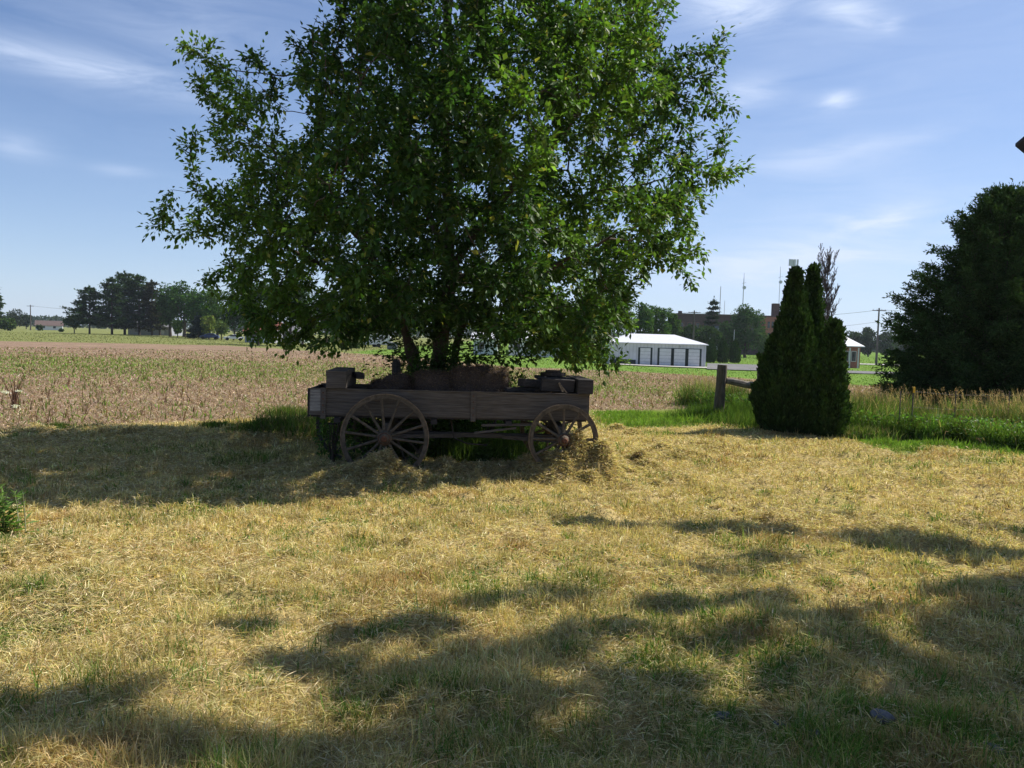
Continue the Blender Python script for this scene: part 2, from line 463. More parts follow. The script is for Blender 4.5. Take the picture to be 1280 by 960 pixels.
def colonize(attr, nodes, parents, step=.28, kill=.4, infl=2.5, iters=160, jitter=.15, rng=None):
    rng = rng or np.random.default_rng(3)
    P = [np.array(p, float) for p in nodes]; par = list(parents); ch = {}
    alive = np.ones(len(attr), bool)
    nd = np.full(len(attr), 1e9); ni = np.zeros(len(attr), int)
    def upd(s0):
        for s in range(s0, len(P)):
            d = np.linalg.norm(attr - P[s], axis=1); m = d < nd
            nd[m] = d[m]; ni[m] = s
    upd(0)
    for it in range(iters):
        alive &= nd > kill
        act = alive & (nd < infl)
        if not act.any(): break
        idx = np.unique(ni[act]); s0 = len(P)
        vec = (attr[act] - np.array(P)[ni[act]]) / nd[act][:, None]
        for s in idx:
            v = vec[ni[act] == s].sum(0); L = np.linalg.norm(v)
            if L < 1e-6: continue
            v = v / L + rng.normal(size=3) * jitter; v /= np.linalg.norm(v)
            q = P[s] + v * step
            kk = ch.get(int(s), [])
            if any(np.linalg.norm(q - o) < step * .55 for o in kk) or len(kk) > 3: continue
            ch.setdefault(int(s), []).append(q)
            P.append(q); par.append(int(s))
        if len(P) > 14000 or len(P) == s0: break
        upd(s0)
    return np.array(P), np.array(par)

def tree_radii(P, par, tip=.006, e=2.3, rmax=None):
    r = np.zeros(len(P)); cnt = np.zeros(len(P), int)
    for i in range(len(P) - 1, 0, -1):
        if r[i] == 0: r[i] = tip ** e
        r[par[i]] += r[i]
    r = r ** (1 / e)
    if rmax: r = np.minimum(r, rmax)
    return r

def jitcol(c, n, v=.2, hue=.08, rng=None):
    rng = rng or RNG
    b = np.exp(rng.normal(0, v, (n, 1))); h = 1 + rng.normal(0, hue, (n, 3))
    return np.clip(np.asarray(c) * b * h, .002, .95)

# ================================================================== SETTING: ground
def build_ground():
    rr = [.3]
    while rr[-1] < 6500: rr.append(rr[-1] * 1.017 if rr[-1] < 90 else rr[-1] * 1.05)
    rr = np.array(rr)
    th = np.concatenate([np.linspace(-62, 62, 520), np.linspace(62, 298, 90)[1:-1]]) * math.pi / 180
    X = rr[:, None] * np.sin(th)[None]; Y = rr[:, None] * np.cos(th)[None]
    Z = h1(X, Y)
    V = np.stack([X, Y, Z], -1).reshape(-1, 3)
    C = ground_col(X.ravel(), Y.ravel())
    m, n = len(rr), len(th)
    i = (np.arange(m - 1)[:, None] * n + np.arange(n)[None]); j = (np.arange(m - 1)[:, None] * n + (np.arange(n) + 1)[None] % n)
    T = np.stack([i, j, j + n, i + n], -1).reshape(-1, 4)
    V = np.vstack([V, [[0, 0, float(h1(0., 0.))]]]); C = np.vstack([C, C[:1]])
    k = len(V) - 1
    cap = np.stack([np.full(n, k), (np.arange(n) + 1) % n, np.arange(n), np.full(n, k)], 1)
    T = T[:, ::-1]
    o = tri_mesh('ground', V, T, 'ground', col=C, smooth=True)
    tag(o, kind='structure')
build_ground()

def strip(name, pts, mat, dz=.03):
    """flat paved sheet following the land"""
    V = [(p[0], p[1], float(h0(p[0], p[1])) + dz) for p in pts]
    me = bpy.data.meshes.new(name); me.from_pydata(V, [], [tuple(range(len(V)))]); me.update(); me.materials.append(MAT[mat])
    return tag(link(name, me), kind='structure')

# ================================================================== GRASS
def blades(name, X, Y, H, Wd, lean, C, mat='blade', z=None, segs=2, label=None, cat=None, curl=.5, kind='stuff', lie=None):
    n = len(X)
    Z = h1(X, Y) if z is None else z
    az = RNG.uniform(0, 2 * math.pi, n)
    d = np.stack([np.cos(az), np.sin(az)], 1)
    # blade faces: width direction turned at random
    wa = RNG.uniform(0, 2 * math.pi, n); w = np.stack([np.cos(wa), np.sin(wa)], 1)
    ln = np.clip(lean, 0, 1.5)
    def pt(t, extra):
        ang = ln * (t + extra)                  # bends over along its length
        hx = H * t * np.sin(ang); hz = H * t * np.cos(ang)
        return np.stack([X + d[:, 0] * hx, Y + d[:, 1] * hx, Z - .01 + np.maximum(hz, .004 * t)], 1)
    p0 = pt(0, 0); p1 = pt(.55, .2); p2 = pt(1., .35)
    wv = np.stack([w[:, 0], w[:, 1], np.zeros(n)], 1) * (Wd / 2)[:, None]
    V = np.stack([p0 - wv, p0 + wv, p1 + wv * .85, p1 - wv * .85, p2], 1).reshape(-1, 3)
    i = np.arange(n) * 5
    T = np.stack([np.stack([i, i + 1, i + 2], 1), np.stack([i, i + 2, i + 3], 1), np.stack([i + 3, i + 2, i + 4], 1)], 1).reshape(-1, 3)
    o = tri_mesh(name, V, T, mat, col=rep(C, 5))
    return tag(o, label, cat, kind=kind)

def scatter(n, y0, y1, half=44, p=2.0):
    """points around the view, denser near; pdf in distance ~ r^(1-p)"""
    u = RNG.uniform(0, 1, n)
    if p == 2: r = y0 * (y1 / y0) ** u
    else: r = (y0 ** (2 - p) + u * (y1 ** (2 - p) - y0 ** (2 - p))) ** (1 / (2 - p))
    t = RNG.uniform(-half, half, n) * math.pi / 180
    return r * np.sin(t), r * np.cos(t), r

def lawn_grass():
    n = 700000
    X, Y, r = scatter(n, 2.0, 24, p=1.8)
    ls, lg, *_ = zones(X, Y)
    keep = (ls + lg) > RNG.uniform(.3, .9, n)
    X, Y, r, ls, lg = X[keep], Y[keep], r[keep], ls[keep], lg[keep]
    n = len(X)
    cl = fbm(X * 1.6, Y * 1.6, 51); cl2 = fbm(X * 6, Y * 6, 57)
    green = lg / (ls + lg + 1e-6) > RNG.uniform(.12, .8, n)
    strip = (Y > y_lawn(X) - np.interp(X, [2, 7, 9], [4.6, 3.8, .9])) & (X > 2.2)
    cl3 = vnoise(X * 2.2, Y * 2.2, 61) * .5 + vnoise(X * 5.1, Y * 5.1, 63) * .5
    H = (.025 + .055 * S(.35, .75, cl) + .05 * S(.5, .8, cl3)) * RNG.uniform(.6, 1.5, n)
    H[green] *= 1.25
    H *= 1 + .03 * np.maximum(r - 8, 0)
    W = (.0009 + .00082 * r) * RNG.uniform(.6, 1.3, n)
    lean = np.abs(RNG.normal(.75, .45, n)); lean[green] *= .6
    c = np.zeros((n, 3))
    straw = np.array([[.60, .49, .25], [.52, .40, .18], [.70, .60, .36], [.42, .29, .12], [.44, .38, .16], [.33, .31, .11]])
    pr = RNG.choice(6, n, p=[.24, .24, .16, .12, .13, .11])
    c[:] = straw[pr]
    gr = np.array([[.10, .19, .03], [.16, .24, .05], [.23, .27, .07], [.07, .14, .03]])
    c[green] = gr[RNG.choice(4, green.sum(), p=[.3, .3, .25, .15])]
    c[green & strip] = np.array([.19, .30, .05])
    c *= (.78 + .44 * S(.3, .7, cl2))[:, None]
    dk = S(.52, .7, fbm(X * .55 + 9, Y * .8, 73))[:, None] * (~green)[:, None] * .5
    c = c * (1 - dk) + dk * c * np.array([.62, .66, .55])
    # browner tufts
    br = S(.55, .72, fbm(X * 1.3 + 40, Y * 1.3, 71))[:, None] * (~green)[:, None] * .55
    c = c * (1 - br) + br * np.array([.36, .2, .085])
    c = jitcol(c, n, .16, .05)
    blades('mown_grass', X, Y, H, W, lean, c, label='short mown lawn grass, mostly dried to straw with green patches', cat='grass')
    # taller tufts, near
    n = 60000
    tc = 1500
    TX, TY, tr = scatter(tc, 2.2, 12, p=1.6)
    k = RNG.integers(0, tc, n); sp = .05 + .03 * RNG.uniform(0, 1, tc)
    X = TX[k] + RNG.normal(size=n) * sp[k]; Y = TY[k] + RNG.normal(size=n) * sp[k]
    r = np.hypot(X, Y)
    lw = zones(X, Y); keep = (lw[0] + lw[1]) > .7; X, Y, r, k = X[keep], Y[keep], r[keep], k[keep]; n = len(X)
    tg = (RNG.uniform(0, 1, tc) < .2 + .42 * (TX > -.3) * (TY < 6))[k]
    H = RNG.uniform(.05, .14, n); W = (.0018 + .0007 * r)
    c = np.where(tg[:, None], np.array([.10, .19, .035]), np.array([.52, .42, .17]))
    blades('grass_tufts', X, Y, H, W, np.abs(RNG.normal(.6, .4, n)), jitcol(c, n, .22, .07),
           label='longer tufts of green and yellow grass scattered over the mown lawn', cat='grass')

def hay_litter():
    # clippings lying flat and in small heaps
    n = 560000
    X, Y, r = scatter(n, 2.0, 25, p=1.85)
    dens = .35 + .65 * S(.4, .65, fbm(X * 1.3, Y * 1.6, 81)) + .6 * S(8, 13, Y)
    for (mx, my, rr, h, sq) in mounds[:26]: dens = dens + 1.5 * np.exp(-((X - mx) ** 2 + (Y - my) ** 2) / rr ** 2)
    lw = zones(X, Y); keep = (dens * (lw[0] + .4 * lw[1] * (1 - S(2, 3, X) * S(13, 15, Y))) > RNG.uniform(0, 1.1, n))
    X, Y, r = X[keep], Y[keep], r[keep]; n = len(X)
    extra = 150000                                    # the heaps themselves
    k = RNG.integers(0, len(mounds), extra); M = np.array([m[:4] for m in mounds]); pw = M[:, 2] * M[:, 3]; k = RNG.choice(len(M), extra, p=pw / pw.sum())
    ex = M[k, 0] + RNG.normal(size=extra) * M[k, 2] * .6; ey = M[k, 1] + RNG.normal(size=extra) * M[k, 2] * .6
    X = np.concatenate([X, ex]); Y = np.concatenate([Y, ey]); r = np.hypot(X, Y); n = len(X)
    # small clods of clippings
    Z = h1(X, Y) + .006 + RNG.uniform(0, .035, n)
    az = RNG.uniform(0, 2 * math.pi, n); el = RNG.normal(0, .3, n)
    d = np.stack([np.cos(az) * np.cos(el), np.sin(az) * np.cos(el), np.sin(el)], 1)
    L = RNG.uniform(.025, .09, n) * (1 + .03 * r); W = (.0007 + .0008 * r) * RNG.uniform(.6, 1.3, n)
    V, T = leaves(np.stack([X, Y, Z], 1), d, rdir(n) * .5 + np.array([0, 0, 1.]), L, W, fold=.1)
    pal = np.array([[.70, .60, .38], [.58, .47, .25], [.45, .34, .17], [.38, .34, .18], [.26, .19, .10]])
    c = pal[RNG.choice(5, n, p=[.3, .3, .17, .13, .1])]
    hayb = S(9, 12, r)[:, None] * .5
    c = c * (1 - hayb) + hayb * c * np.array([1.0, .98, 1.0])
    o = tri_mesh('hay_clippings', V, T, 'blade', col=rep(jitcol(c, n, .18, .05), 4))
    tag(o, 'dry pale hay clippings lying on the lawn and heaped round the wagon', 'hay', kind='stuff')

def stubble():
    n = 330000
    X, Y, r = scatter(n, 12, 95, half=46, p=1.65)
    w = zones(X, Y); keep = (w[2] + w[3] + .45 * w[4]) > RNG.uniform(.3, .9, n)
    keep &= Y > y_lawn(X) + .1
    X, Y, r = X[keep], Y[keep], r[keep]; n = len(X)
    w = [a[keep] for a in w]
    fl = RNG.uniform(0, 1, n) < .78                     # lying residue
    tall = (~fl) & (RNG.uniform(0, 1, n) < .10)
    H = RNG.uniform(.03, .12, n); H[tall] *= 3.0; H[fl] = RNG.uniform(.1, .3, fl.sum())
    lean = np.abs(RNG.normal(.3, .25, n)); lean[fl] = 1.45
    W = (.0035 + .00085 * r) * RNG.uniform(.6, 1.4, n)
    pal = np.array([[.50, .38, .28], [.40, .28, .20], [.62, .50, .40], [.27, .18, .13], [.33, .26, .16]])
    c = pal[RNG.choice(5, n, p=[.26, .30, .10, .20, .14])] * .76
    c[tall] = np.array([.17, .11, .06])
    g = (w[3] / (sum(w) + 1e-6)) * .75 > RNG.uniform(0, 1, n)
    near_g = (RNG.uniform(0, 1, n) < .09) & (fbm(X * .3, Y * .3, 95) > .5)
    g |= near_g
    c[g] = np.array([.17, .23, .06]); H[g] = RNG.uniform(.08, .25, g.sum()); lean[g] *= .5
    W[g] *= 1.3
    blades('crop_stubble', X, Y, H, W, lean, jitcol(c, n, .25, .06),
           label='pinkish tan dead crop residue and standing stubble covering the field', cat='crop residue')

def far_grass():
    n = 60000
    X, Y, r = scatter(n, 45, 260, half=46, p=1.6)
    w = zones(X, Y); keep = w[5] > RNG.uniform(.3, .9, n); X, Y, r = X[keep], Y[keep], r[keep]; n = len(X)
    c = np.where((fbm(X * .05, Y * .05, 7) > .5)[:, None], np.array([.17, .24, .05]), np.array([.13, .22, .04]))
    c[X < -20] = np.array([.20, .21, .08])
    blades('far_grass', X, Y, RNG.uniform(.08, .2, n), .003 + .0009 * r, np.abs(RNG.normal(.5, .3, n)), jitcol(c, n, .15),
           label='green lawn grass beyond the far edge of the field', cat='grass')
lawn_grass(); hay_litter(); stubble(); far_grass()

# ================================================================== WAGON
WL = at(481, 547, 11.3); WR = at(704, 549, 11.5)
WC = (WL + WR) / 2; WA = math.atan2(.2, WR[0] - WL[0])
_o = np.array([math.cos(WA), math.sin(WA)]); _p = np.array([-math.sin(WA), math.cos(WA)])
WB = np.array([WC[0] + _p[0] * .72, WC[1] + _p[1] * .72, -.485])       # wagon origin: middle, on the ground
HX = np.linalg.norm((WR - WL)[:2]) / 2

def wagon():
    root = empty('farm_wagon', WB, WA, 'old weathered wooden farm wagon with spoked wheels, standing under the big tree', 'wagon')
    # box sides
    x0, x1 = -2.41, 1.69
    for s in (-1, 1):
        m = MB(); L = x1 - x0
        for k in range(2):
            zc = .93 + .095 + k * .192
            m.box(((x0 + x1) / 2 + RNG.uniform(-.01, .01), s * .55 + RNG.uniform(-.004, .004), zc), (L - .02, .034, .186), j=.004)
        m.box(((x0 + x1) / 2, s * .553, 1.316), (L + .02, .05, .016), j=.003)
        m.build('side_board', 'wood_grey', root, bevel=.004)
        for px_ in (-2.2, -.03, 1.3 if s > 0 else None):
            if px_ is None: continue
            q = MB(); q.box((px_, s * .585, 1.105), (.075, .032, .45), j=.004); st = q.build('stake', 'wood_grey', root, bevel=.004)
            for bz in (.98, 1.08, 1.17, 1.26): q = MB(); q.tube([(px_, s * .6, bz), (px_, s * .612, bz)], .011, 8); q.build('bolt', 'rust', st)
    m = MB(); m.box((x0 + .005, 0, 1.12), (.035, 1.06, .38), j=.003); m.box((x0 - .02, -.45, 1.1), (.03, .06, .42)); m.box((x0 - .02, .45, 1.1), (.03, .06, .42))
    m.build('end_board', 'wood_dark', root, bevel=.004)
    m = MB(); m.box((x1 - .005, 0, 1.12), (.035, 1.06, .38), j=.003); m.build('end_board', 'wood_dark', root, bevel=.004)
    m = MB(); m.box((x0 + .115, -.571, 1.15), (.19, .006, .32), j=.003); m.build('patch_panel', 'wood_light', root)
    m = MB()
    for k in range(6): m.box(((x0 + x1) / 2, -.44 + k * .176, .915), (x1 - x0 - .05, .17, .026), j=.003)
    m.build('floor_boards', 'wood_dark', root)
    for cx in (-2.0, -.6, .5): m = MB(); m.box((cx, 0, .865), (.09, 1.2, .07)); m.build('cross_sill', 'wood_dark', root)
    # running gear
    for (hx, rad, hz) in ((-HX, .635, WL[2] - WB[2]), (HX, .515, WR[2] - WB[2])):
        m = MB(); m.box((hx, 0, hz), (.11, 1.3, .10)); m.build('axle', 'wood_dark', root, bevel=.01)
        m = MB(); m.box((hx, 0, (hz + .83) / 2 + .03), (.12, 1.12, .83 - hz - .06)); m.build('bolster', 'wood_grey', root, bevel=.008)
    m = MB(); m.bar((-HX, 0, .62), (HX + .1, 0, .60), .09, .075); m.build('reach_pole', 'wood_grey', root, bevel=.008)
    m = MB()
    for s in (-1, 1): m.bar((-HX, s * .4, .62), (-.2, s * .04, .60), .06, .06)
    m.build('hound', 'wood_grey', root, bevel=.006)
    m = MB()
    for s in (-1, 1): m.bar((HX, s * .34, .58), (.45, s * .10, .60), .06, .06)
    m.build('hound', 'wood_grey', root, bevel=.006)
    m = MB(); m.bar((.1, -.5, .82), (1.0, -.5, .85), .05, .035); m.bar((.0, -.47, .70), (.62, -.5, .79), .035, .03)
    m.build('brake_beam', 'wood_grey', root)
    m = MB(); m.tube([(-.35, -.35, .88), (-.3, -.35, .6), (-.1, -.34, .52), (.2, -.34, .5)], .012, 6); m.build('brake_rod', 'iron', root)
    def wheel(x, y, z, r, n, rot):
        m = MB(); m.ring((0, 0, 0), r - .012, .058, .052, 64)
        w = m.build('wheel', 'wood_wheel', root, bevel=.006); w.location = (x, y, z); w.rotation_euler = (0, rot, 0)
        m = MB(); m.ring((0, 0, 0), r, .0118, .058, 72); m.build('tyre', 'iron_worn', w)
        m = MB(); m.tube([(0, -.17, 0), (0, -.15, 0), (0, -.06, 0), (0, .06, 0), (0, .13, 0)], [.048, .062, .105, .105, .065], 20)
        m.build('hub', 'wood_wheel', w, smooth=False)
        m = MB(); m.tube([(0, -.20, 0), (0, -.165, 0)], [.03, .052], 12); m.tube([(0, -.125, 0), (0, -.105, 0)], .086, 20); m.build('hub_band', 'rust', w)
        for k in range(n):
            t = 2 * math.pi * k / n; c, s_ = math.cos(t), math.sin(t)
            q = MB()
            P = [(c * .09, 0, s_ * .09), (c * .18, 0, s_ * .18), (c * (r - .2), 0, s_ * (r - .2)), (c * (r - .066), 0, s_ * (r - .066))]
            q.tube(P, [.026, .021, .019, .023], 8, cap=False); q.build('spoke', 'wood_wheel', w)
        return w
    wheel(-HX, -.72, WL[2] - WB[2], .635, 14, .12); wheel(HX, -.72, WR[2] - WB[2], .515, 12, .0)
    wheel(-HX, .72, WL[2] - WB[2], .635, 14, .3); wheel(HX, .72, WR[2] - WB[2], .515, 12, .2)
    return root
wagon()
def wpt(x, y, z):
    return np.array([WB[0] + _o[0] * x + _p[0] * y, WB[1] + _o[1] * x + _p[1] * y, WB[2] + z])

def timber(x, z, sz, ln, ang, label, mat='wood_dark', y=0.0, tilt=0.0, name='timber_beam', extra=None):
    m = MB(); m.box((0, 0, sz[1] / 2), (sz[0], ln, sz[1]), j=.006)
    o = m.build(name, mat, bevel=.01); o.location = tuple(wpt(x, y, z)); o.rotation_euler = (tilt, 0, WA + ang)
    return tag(o, label, 'timber')
T0 = 1.325
timber(-2.02, T0, (.285, .17), 1.25, 0, 'grey squared timber lying across the left end of the wagon box, under another', 'wood_grey')
timber(-2.03, T0 + .172, (.30, .085), 1.22, .02, 'thin plank on top of the timber at the wagon\'s left end', 'wood_grey')
timber(-1.79, T0 + .12, (.13, .085), .5, .25, 'short dark block end poking out beside the stacked left timbers', 'wood_dark', y=.1)
timber(1.62, T0, (.235, .215), 1.3, 0, 'square dark timber end hanging over the wagon\'s right corner', 'wood_dark')
def cross(x, y, z, a, b, w, h, label, mat='wood_dark'):
    m = MB(); m.bar(a, b, w, h); o = m.build('timber_beam', mat, bevel=.012); o.location = tuple(wpt(x, y, z)); o.rotation_euler = (0, 0, WA)
    return tag(o, label, 'timber')
cross(0, 0, T0, (.68, -.35, .135), (1.45, .15, .085), .16, .12, 'blunt dark beam pointing left out of the scrap pile on the wagon')
cross(0, 0, T0, (.98, -.42, .12), (1.48, -.42, .10), .14, .19, 'thick charred looking beam in front of the scrap pile')
cross(0, 0, T0, (.45, -.3, .02), (1.2, -.1, .04), .14, .06, 'low flat board lying in front of the scrap pile')
cross(0, 0, T0, (.95, .1, .20), (1.50, .1, .18), .45, .05, 'flat dark board bridging the top of the scrap pile')
m = MB(); m.tube([(0, 0, 0), (0, 0, .05)], .2, 20); m.tube([(0, 0, .05), (0, 0, .085)], .12, 20)
o = m.build('iron_plate', 'iron', bevel=.005); o.location = tuple(wpt(1.22, .08, T0 + .228)); tag(o, 'round flat iron casting on top of the scrap pile', 'iron plate')
m = MB(); m.bar((1.3, -.53, .02), (1.24, -.52, .15), .03, .03); m.bar((1.36, -.53, .0), (1.235, -.52, .155), .03, .02)
o = m.build('iron_bracket', 'iron_worn'); o.location = tuple(wpt(0, 0, T0)); o.rotation_euler = (0, 0, WA); tag(o, 'small forked iron bracket leaning on the beams above the right wheel', 'bracket')

def bale(x, y, z, dims, label, rz=0, lump=.02, name='hay_bale', round_=0.12, zs=1.0):
    """rounded block of packed hay: a body mesh with its loose straw"""
    nx, ny, nz = [max(4, int(d / .05)) for d in dims]
    m = MB(); V = []; Fc = []
    import itertools
    def face(o, a, b, na, nb):
        o, a, b = map(np.array, (o, a, b)); s0 = len(V)
        for i in range(na + 1):
            for j in range(nb + 1): V.append(o + a * i / na + b * j / nb)
        for i in range(na):
            for j in range(nb): q = s0 + i * (nb + 1) + j; Fc.append((q, q + nb + 1, q + nb + 2, q + 1))
    X, Y, Z = dims
    face((0, 0, 0), (X, 0, 0), (0, 0, Z), nx, nz); face((X, Y, 0), (-X, 0, 0), (0, 0, Z), nx, nz)
    face((0, Y, 0), (0, -Y, 0), (0, 0, Z), ny, nz); face((X, 0, 0), (0, Y, 0), (0, 0, Z), ny, nz)
    face((0, 0, Z), (X, 0, 0), (0, Y, 0), nx, ny)
    V = np.array(V) - np.array([X / 2, Y / 2, 0]); hd = np.array([X / 2, Y / 2, Z / 2]); c = np.array([0, 0, Z / 2])
    q = (V - c) / hd; e = 1 / np.maximum(1, (np.abs(q) ** 5).sum(1) ** (1 / 5))
    V = c + (V - c) * (e[:, None] * (1 - round_) + round_ * (1 / np.maximum(1, np.linalg.norm(q, axis=1)))[:, None] * 1.0)
    V += (np.stack([vnoise(V[:, 0] * 9 + x * 7, V[:, 2] * 9 + V[:, 1] * 5, 3 + k) for k in range(3)], 1) - .5) * 2 * lump * np.array([1, 1, 1.4])
    V[:, 2] = np.maximum(V[:, 2], 0)
    o = tri_mesh(name, V, np.array(Fc), 'bale', smooth=True)
    n = int(9000 * X * max(Z, .2) * 2)
    k = RNG.integers(0, len(V), n); P = V[k] + RNG.normal(size=(n, 3)) * .018; P[:, 2] = np.maximum(P[:, 2], .01)
    d = rdir(n) * np.array([1, 1, .6]); Lf = RNG.uniform(.02, .07, n)
    LV, LT = leaves(P, d, rdir(n), Lf, np.full(n, .008), fold=.1)
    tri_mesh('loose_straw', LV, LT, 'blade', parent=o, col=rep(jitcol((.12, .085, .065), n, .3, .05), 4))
    o.location = tuple(wpt(x, y, z)); o.rotation_euler = (0, 0, WA + rz)
    return tag(o, label, 'hay bale', 'dark weathered bales on the wagon')
bx = lambda px: (px - 640) / 985 * 11.45 - WC[0]
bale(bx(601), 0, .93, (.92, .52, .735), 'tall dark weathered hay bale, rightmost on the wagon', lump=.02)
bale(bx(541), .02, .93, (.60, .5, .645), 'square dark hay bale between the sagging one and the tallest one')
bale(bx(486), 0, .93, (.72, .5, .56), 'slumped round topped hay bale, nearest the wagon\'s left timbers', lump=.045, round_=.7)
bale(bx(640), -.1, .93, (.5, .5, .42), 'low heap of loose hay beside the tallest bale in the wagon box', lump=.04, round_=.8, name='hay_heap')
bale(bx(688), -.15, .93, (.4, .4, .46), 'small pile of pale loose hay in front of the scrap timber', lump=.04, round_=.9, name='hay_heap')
# iron rimmed wheel standing behind the left end
def spare():
    p = at(443, 548, 12.9); gz = float(h0(p[0], p[1]))
    r = .62; root = empty('cart_wheel', (p[0], p[1], gz), .1, 'dark iron rimmed wheel standing in shade behind the wagon\'s left end', 'cart wheel')
    m = MB(); m.ring((0, 0, r), r, .05, .05, 60); m.build('rim', 'wood_dark', root)
    m = MB(); m.tube([(0, -.12, r), (0, .12, r)], .09, 14); m.build('hub', 'wood_dark', root)
    for k in range(12):
        t = k * math.pi / 6; q = MB(); q.tube([(math.cos(t) * .08, 0, r + math.sin(t) * .08), (math.cos(t) * (r - .05), 0, r + math.sin(t) * (r - .05))], .018, 6); q.build('spoke', 'wood_dark', root)
spare()
# post standing at the tree
p = at(495, 480, 13.2); m = MB(); gz = float(h0(p[0], p[1]))
m.tube([(0, 0, 0), (0.01, 0, .9), (0, 0, 1.62), (0, 0, 1.70)], [.085, .08, .075, .05], 10)
o = m.build('wooden_post', 'wood_dark'); o.location = (p[0], p[1], gz); tag(o, 'short dark post standing behind the bales, left of the tree trunk', 'post')

# ================================================================== MAIN TREE
def inpoly(px, py, poly):
    poly = np.array(poly, float); c = np.zeros(len(px), bool)
    j = len(poly) - 1
    for i in range(len(poly)):
        (xi, yi), (xj, yj) = poly[i], poly[j]
        with np.errstate(divide='ignore', invalid='ignore'):
            m = ((yi > py) != (yj > py)) & (px < (xj - xi) * (py - yi) / (yj - yi) + xi)
        c ^= m; j = i
    return c

def at_many(px, py, Y):
    d = _f[None] * F + _r[None] * (px - 640.0)[:, None] - _u[None] * (py - 480.0)[:, None]
    return CAM + d * (Y / d[:, 1])[:, None]

def main_tree():
    rng = np.random.default_rng(5)
    D0 = 14.6
    base = at(545, 480, D0); base[2] = float(h0(base[0], base[1])); bx_, by_, bz = base
    poly = [(368, 95), (384, 40), (392, -30), (470, -170), (600, -230), (720, -190), (810, -90), (838, 10), (822, 60), (850, 95), (848, 140), (832, 190),
            (862, 235), (862, 262), (872, 290), (845, 312), (800, 330), (790, 370), (776, 405), (752, 450), (700, 448), (650, 436), (612, 416), (580, 400), (530, 398),
            (490, 416), (450, 432), (380, 440), (320, 434), (282, 404), (278, 350), (285, 310), (262, 288), (275, 255), (295, 220), (285, 182), (262, 158), (258, 130), (250, 100), (272, 75),
            (303, 92), (322, 122), (345, 160), (374, 190), (392, 150), (380, 115)]
    n = 60000
    px = rng.uniform(200, 960, n); py = rng.uniform(-230, 470, n)
    ok = inpoly(px, py, poly); px, py = px[ok], py[ok]
    q = np.clip(((px - 560) / 330) ** 2 + ((py - 170) / 430) ** 2, 0, 1)
    dep = 4.3 * np.sqrt(1 - q) * (.35 + .65 * S(285, 420, px)) + .5
    Y = D0 + dep * (rng.uniform(-1, 1, len(px)))
    P = at_many(px, py, Y)
    # clumps with gaps between them
    g = (vnoise(P[:, 0] * .9 + 5, P[:, 2] * .9 + P[:, 1] * .45, 101) + vnoise(P[:, 1] * .9 + 5, P[:, 2] * .8 - P[:, 0] * .4, 103)) / 2
    g2 = vnoise(P[:, 0] * 2.1 + 3, P[:, 2] * 2.3 + P[:, 1] * 1.1, 104)
    keep = (g * .6 + g2 * .4) > .475
    P = P[keep]
    P = P[rng.permutation(len(P))[:7200]]
    # long shoots that break the outline: tip, root, depth offset
    sh = [((181, 287), (285, 292), -.3), ((221, 66), (275, 130), .3), ((211, 172), (290, 195), -.6), ((254, 40), (300, 120), .2), ((322, 62), (345, 165), .5),
          ((348, 48), (420, 95), -.4), ((366, 130), (410, 150), .3), ((914, 34), (826, 128), .3), ((915, 72), (815, 160), -.3), ((921, 142), (850, 195), .6), ((948, 213), (840, 225), -.4),
          ((896, 128), (840, 150), 0), ((905, 178), (846, 210), .4), ((886, 322), (835, 285), .2), ((890, 255), (840, 250), -.8), ((783, 478), (758, 400), -.6), ((760, 470), (742, 405), .3), ((728, 462), (715, 410), -.5),
          ((240, 346), (300, 352), .4), ((314, 432), (322, 395), -.3), ((262, 372), (300, 372), .8), ((835, 330), (795, 300), .5), ((848, 6), (815, 60), .2), ((215, 282), (290, 265), .9),
          ((205, 262), (280, 262), 0), ((232, 100), (285, 150), -.5), ((300, 62), (315, 140), -.4), ((252, 238), (300, 250), .6), ((812, 352), (780, 330), 0), ((680, 458), (670, 410), .5),
          ((870, 60), (820, 110), -.7), ((930, 222), (845, 245), .3), ((868, 345), (825, 315), -.4), ((798, 420), (768, 380), .4)]
    SP = []
    for (t, r_, dy) in sh:
        for k in range(16):
            u = k / 15; SP.append(at(r_[0] + (t[0] - r_[0]) * u, r_[1] + (t[1] - r_[1]) * u + 8 * math.sin(u * 3.1) * (1 if t[1] > 300 else -1) * .5, D0 + dy))
    SP = np.array(SP); wdt = np.tile(np.linspace(.2, .02, 16), len(sh))[:, None]
    attr = np.vstack([P, SP + rng.normal(size=(len(SP), 3)) * .03, SP + rng.normal(size=(len(SP), 3)) * wdt, SP + rng.normal(size=(len(SP), 3)) * wdt * 1.3])
    # trunk and limbs laid out by hand, the rest grows from them
    nodes, par = [base.copy()], [-1]
    def limb(start, pts, step=.28):
        cur = start; prev = nodes[start]
        for (x_, y_, dy) in pts:
            q_ = at(x_, y_, D0 + dy); k = max(1, int(np.linalg.norm(q_ - prev) / step))
            for i in range(1, k + 1):
                nodes.append(prev + (q_ - prev) * i / k + rng.normal(size=3) * .012); par.append(cur); cur = len(nodes) - 1
            prev = q_
        return cur
    a = limb(0, [(545, 520, 0), (546, 470, 0), (552, 420, 0), (562, 340, 0)])
    b = limb(a, [(560, 250, .1), (556, 130, .1), (560, 20, .2), (565, -80, .3)])
    c = limb(a, [(598, 285, -.3), (640, 235, -.8), (700, 170, -1.0), (760, 95, -.8)])
    d = limb(0, [(532, 520, -.3), (512, 440, -.6), (492, 370, -1.0), (450, 300, -1.6), (390, 230, -1.4)])
    e = limb(0, [(560, 520, .4), (570, 430, .8), (600, 350, 1.4), (660, 290, 2.0), (740, 240, 1.8)])
    f = limb(a, [(530, 250, .8), (490, 170, 1.2), (450, 80, 1.5)])
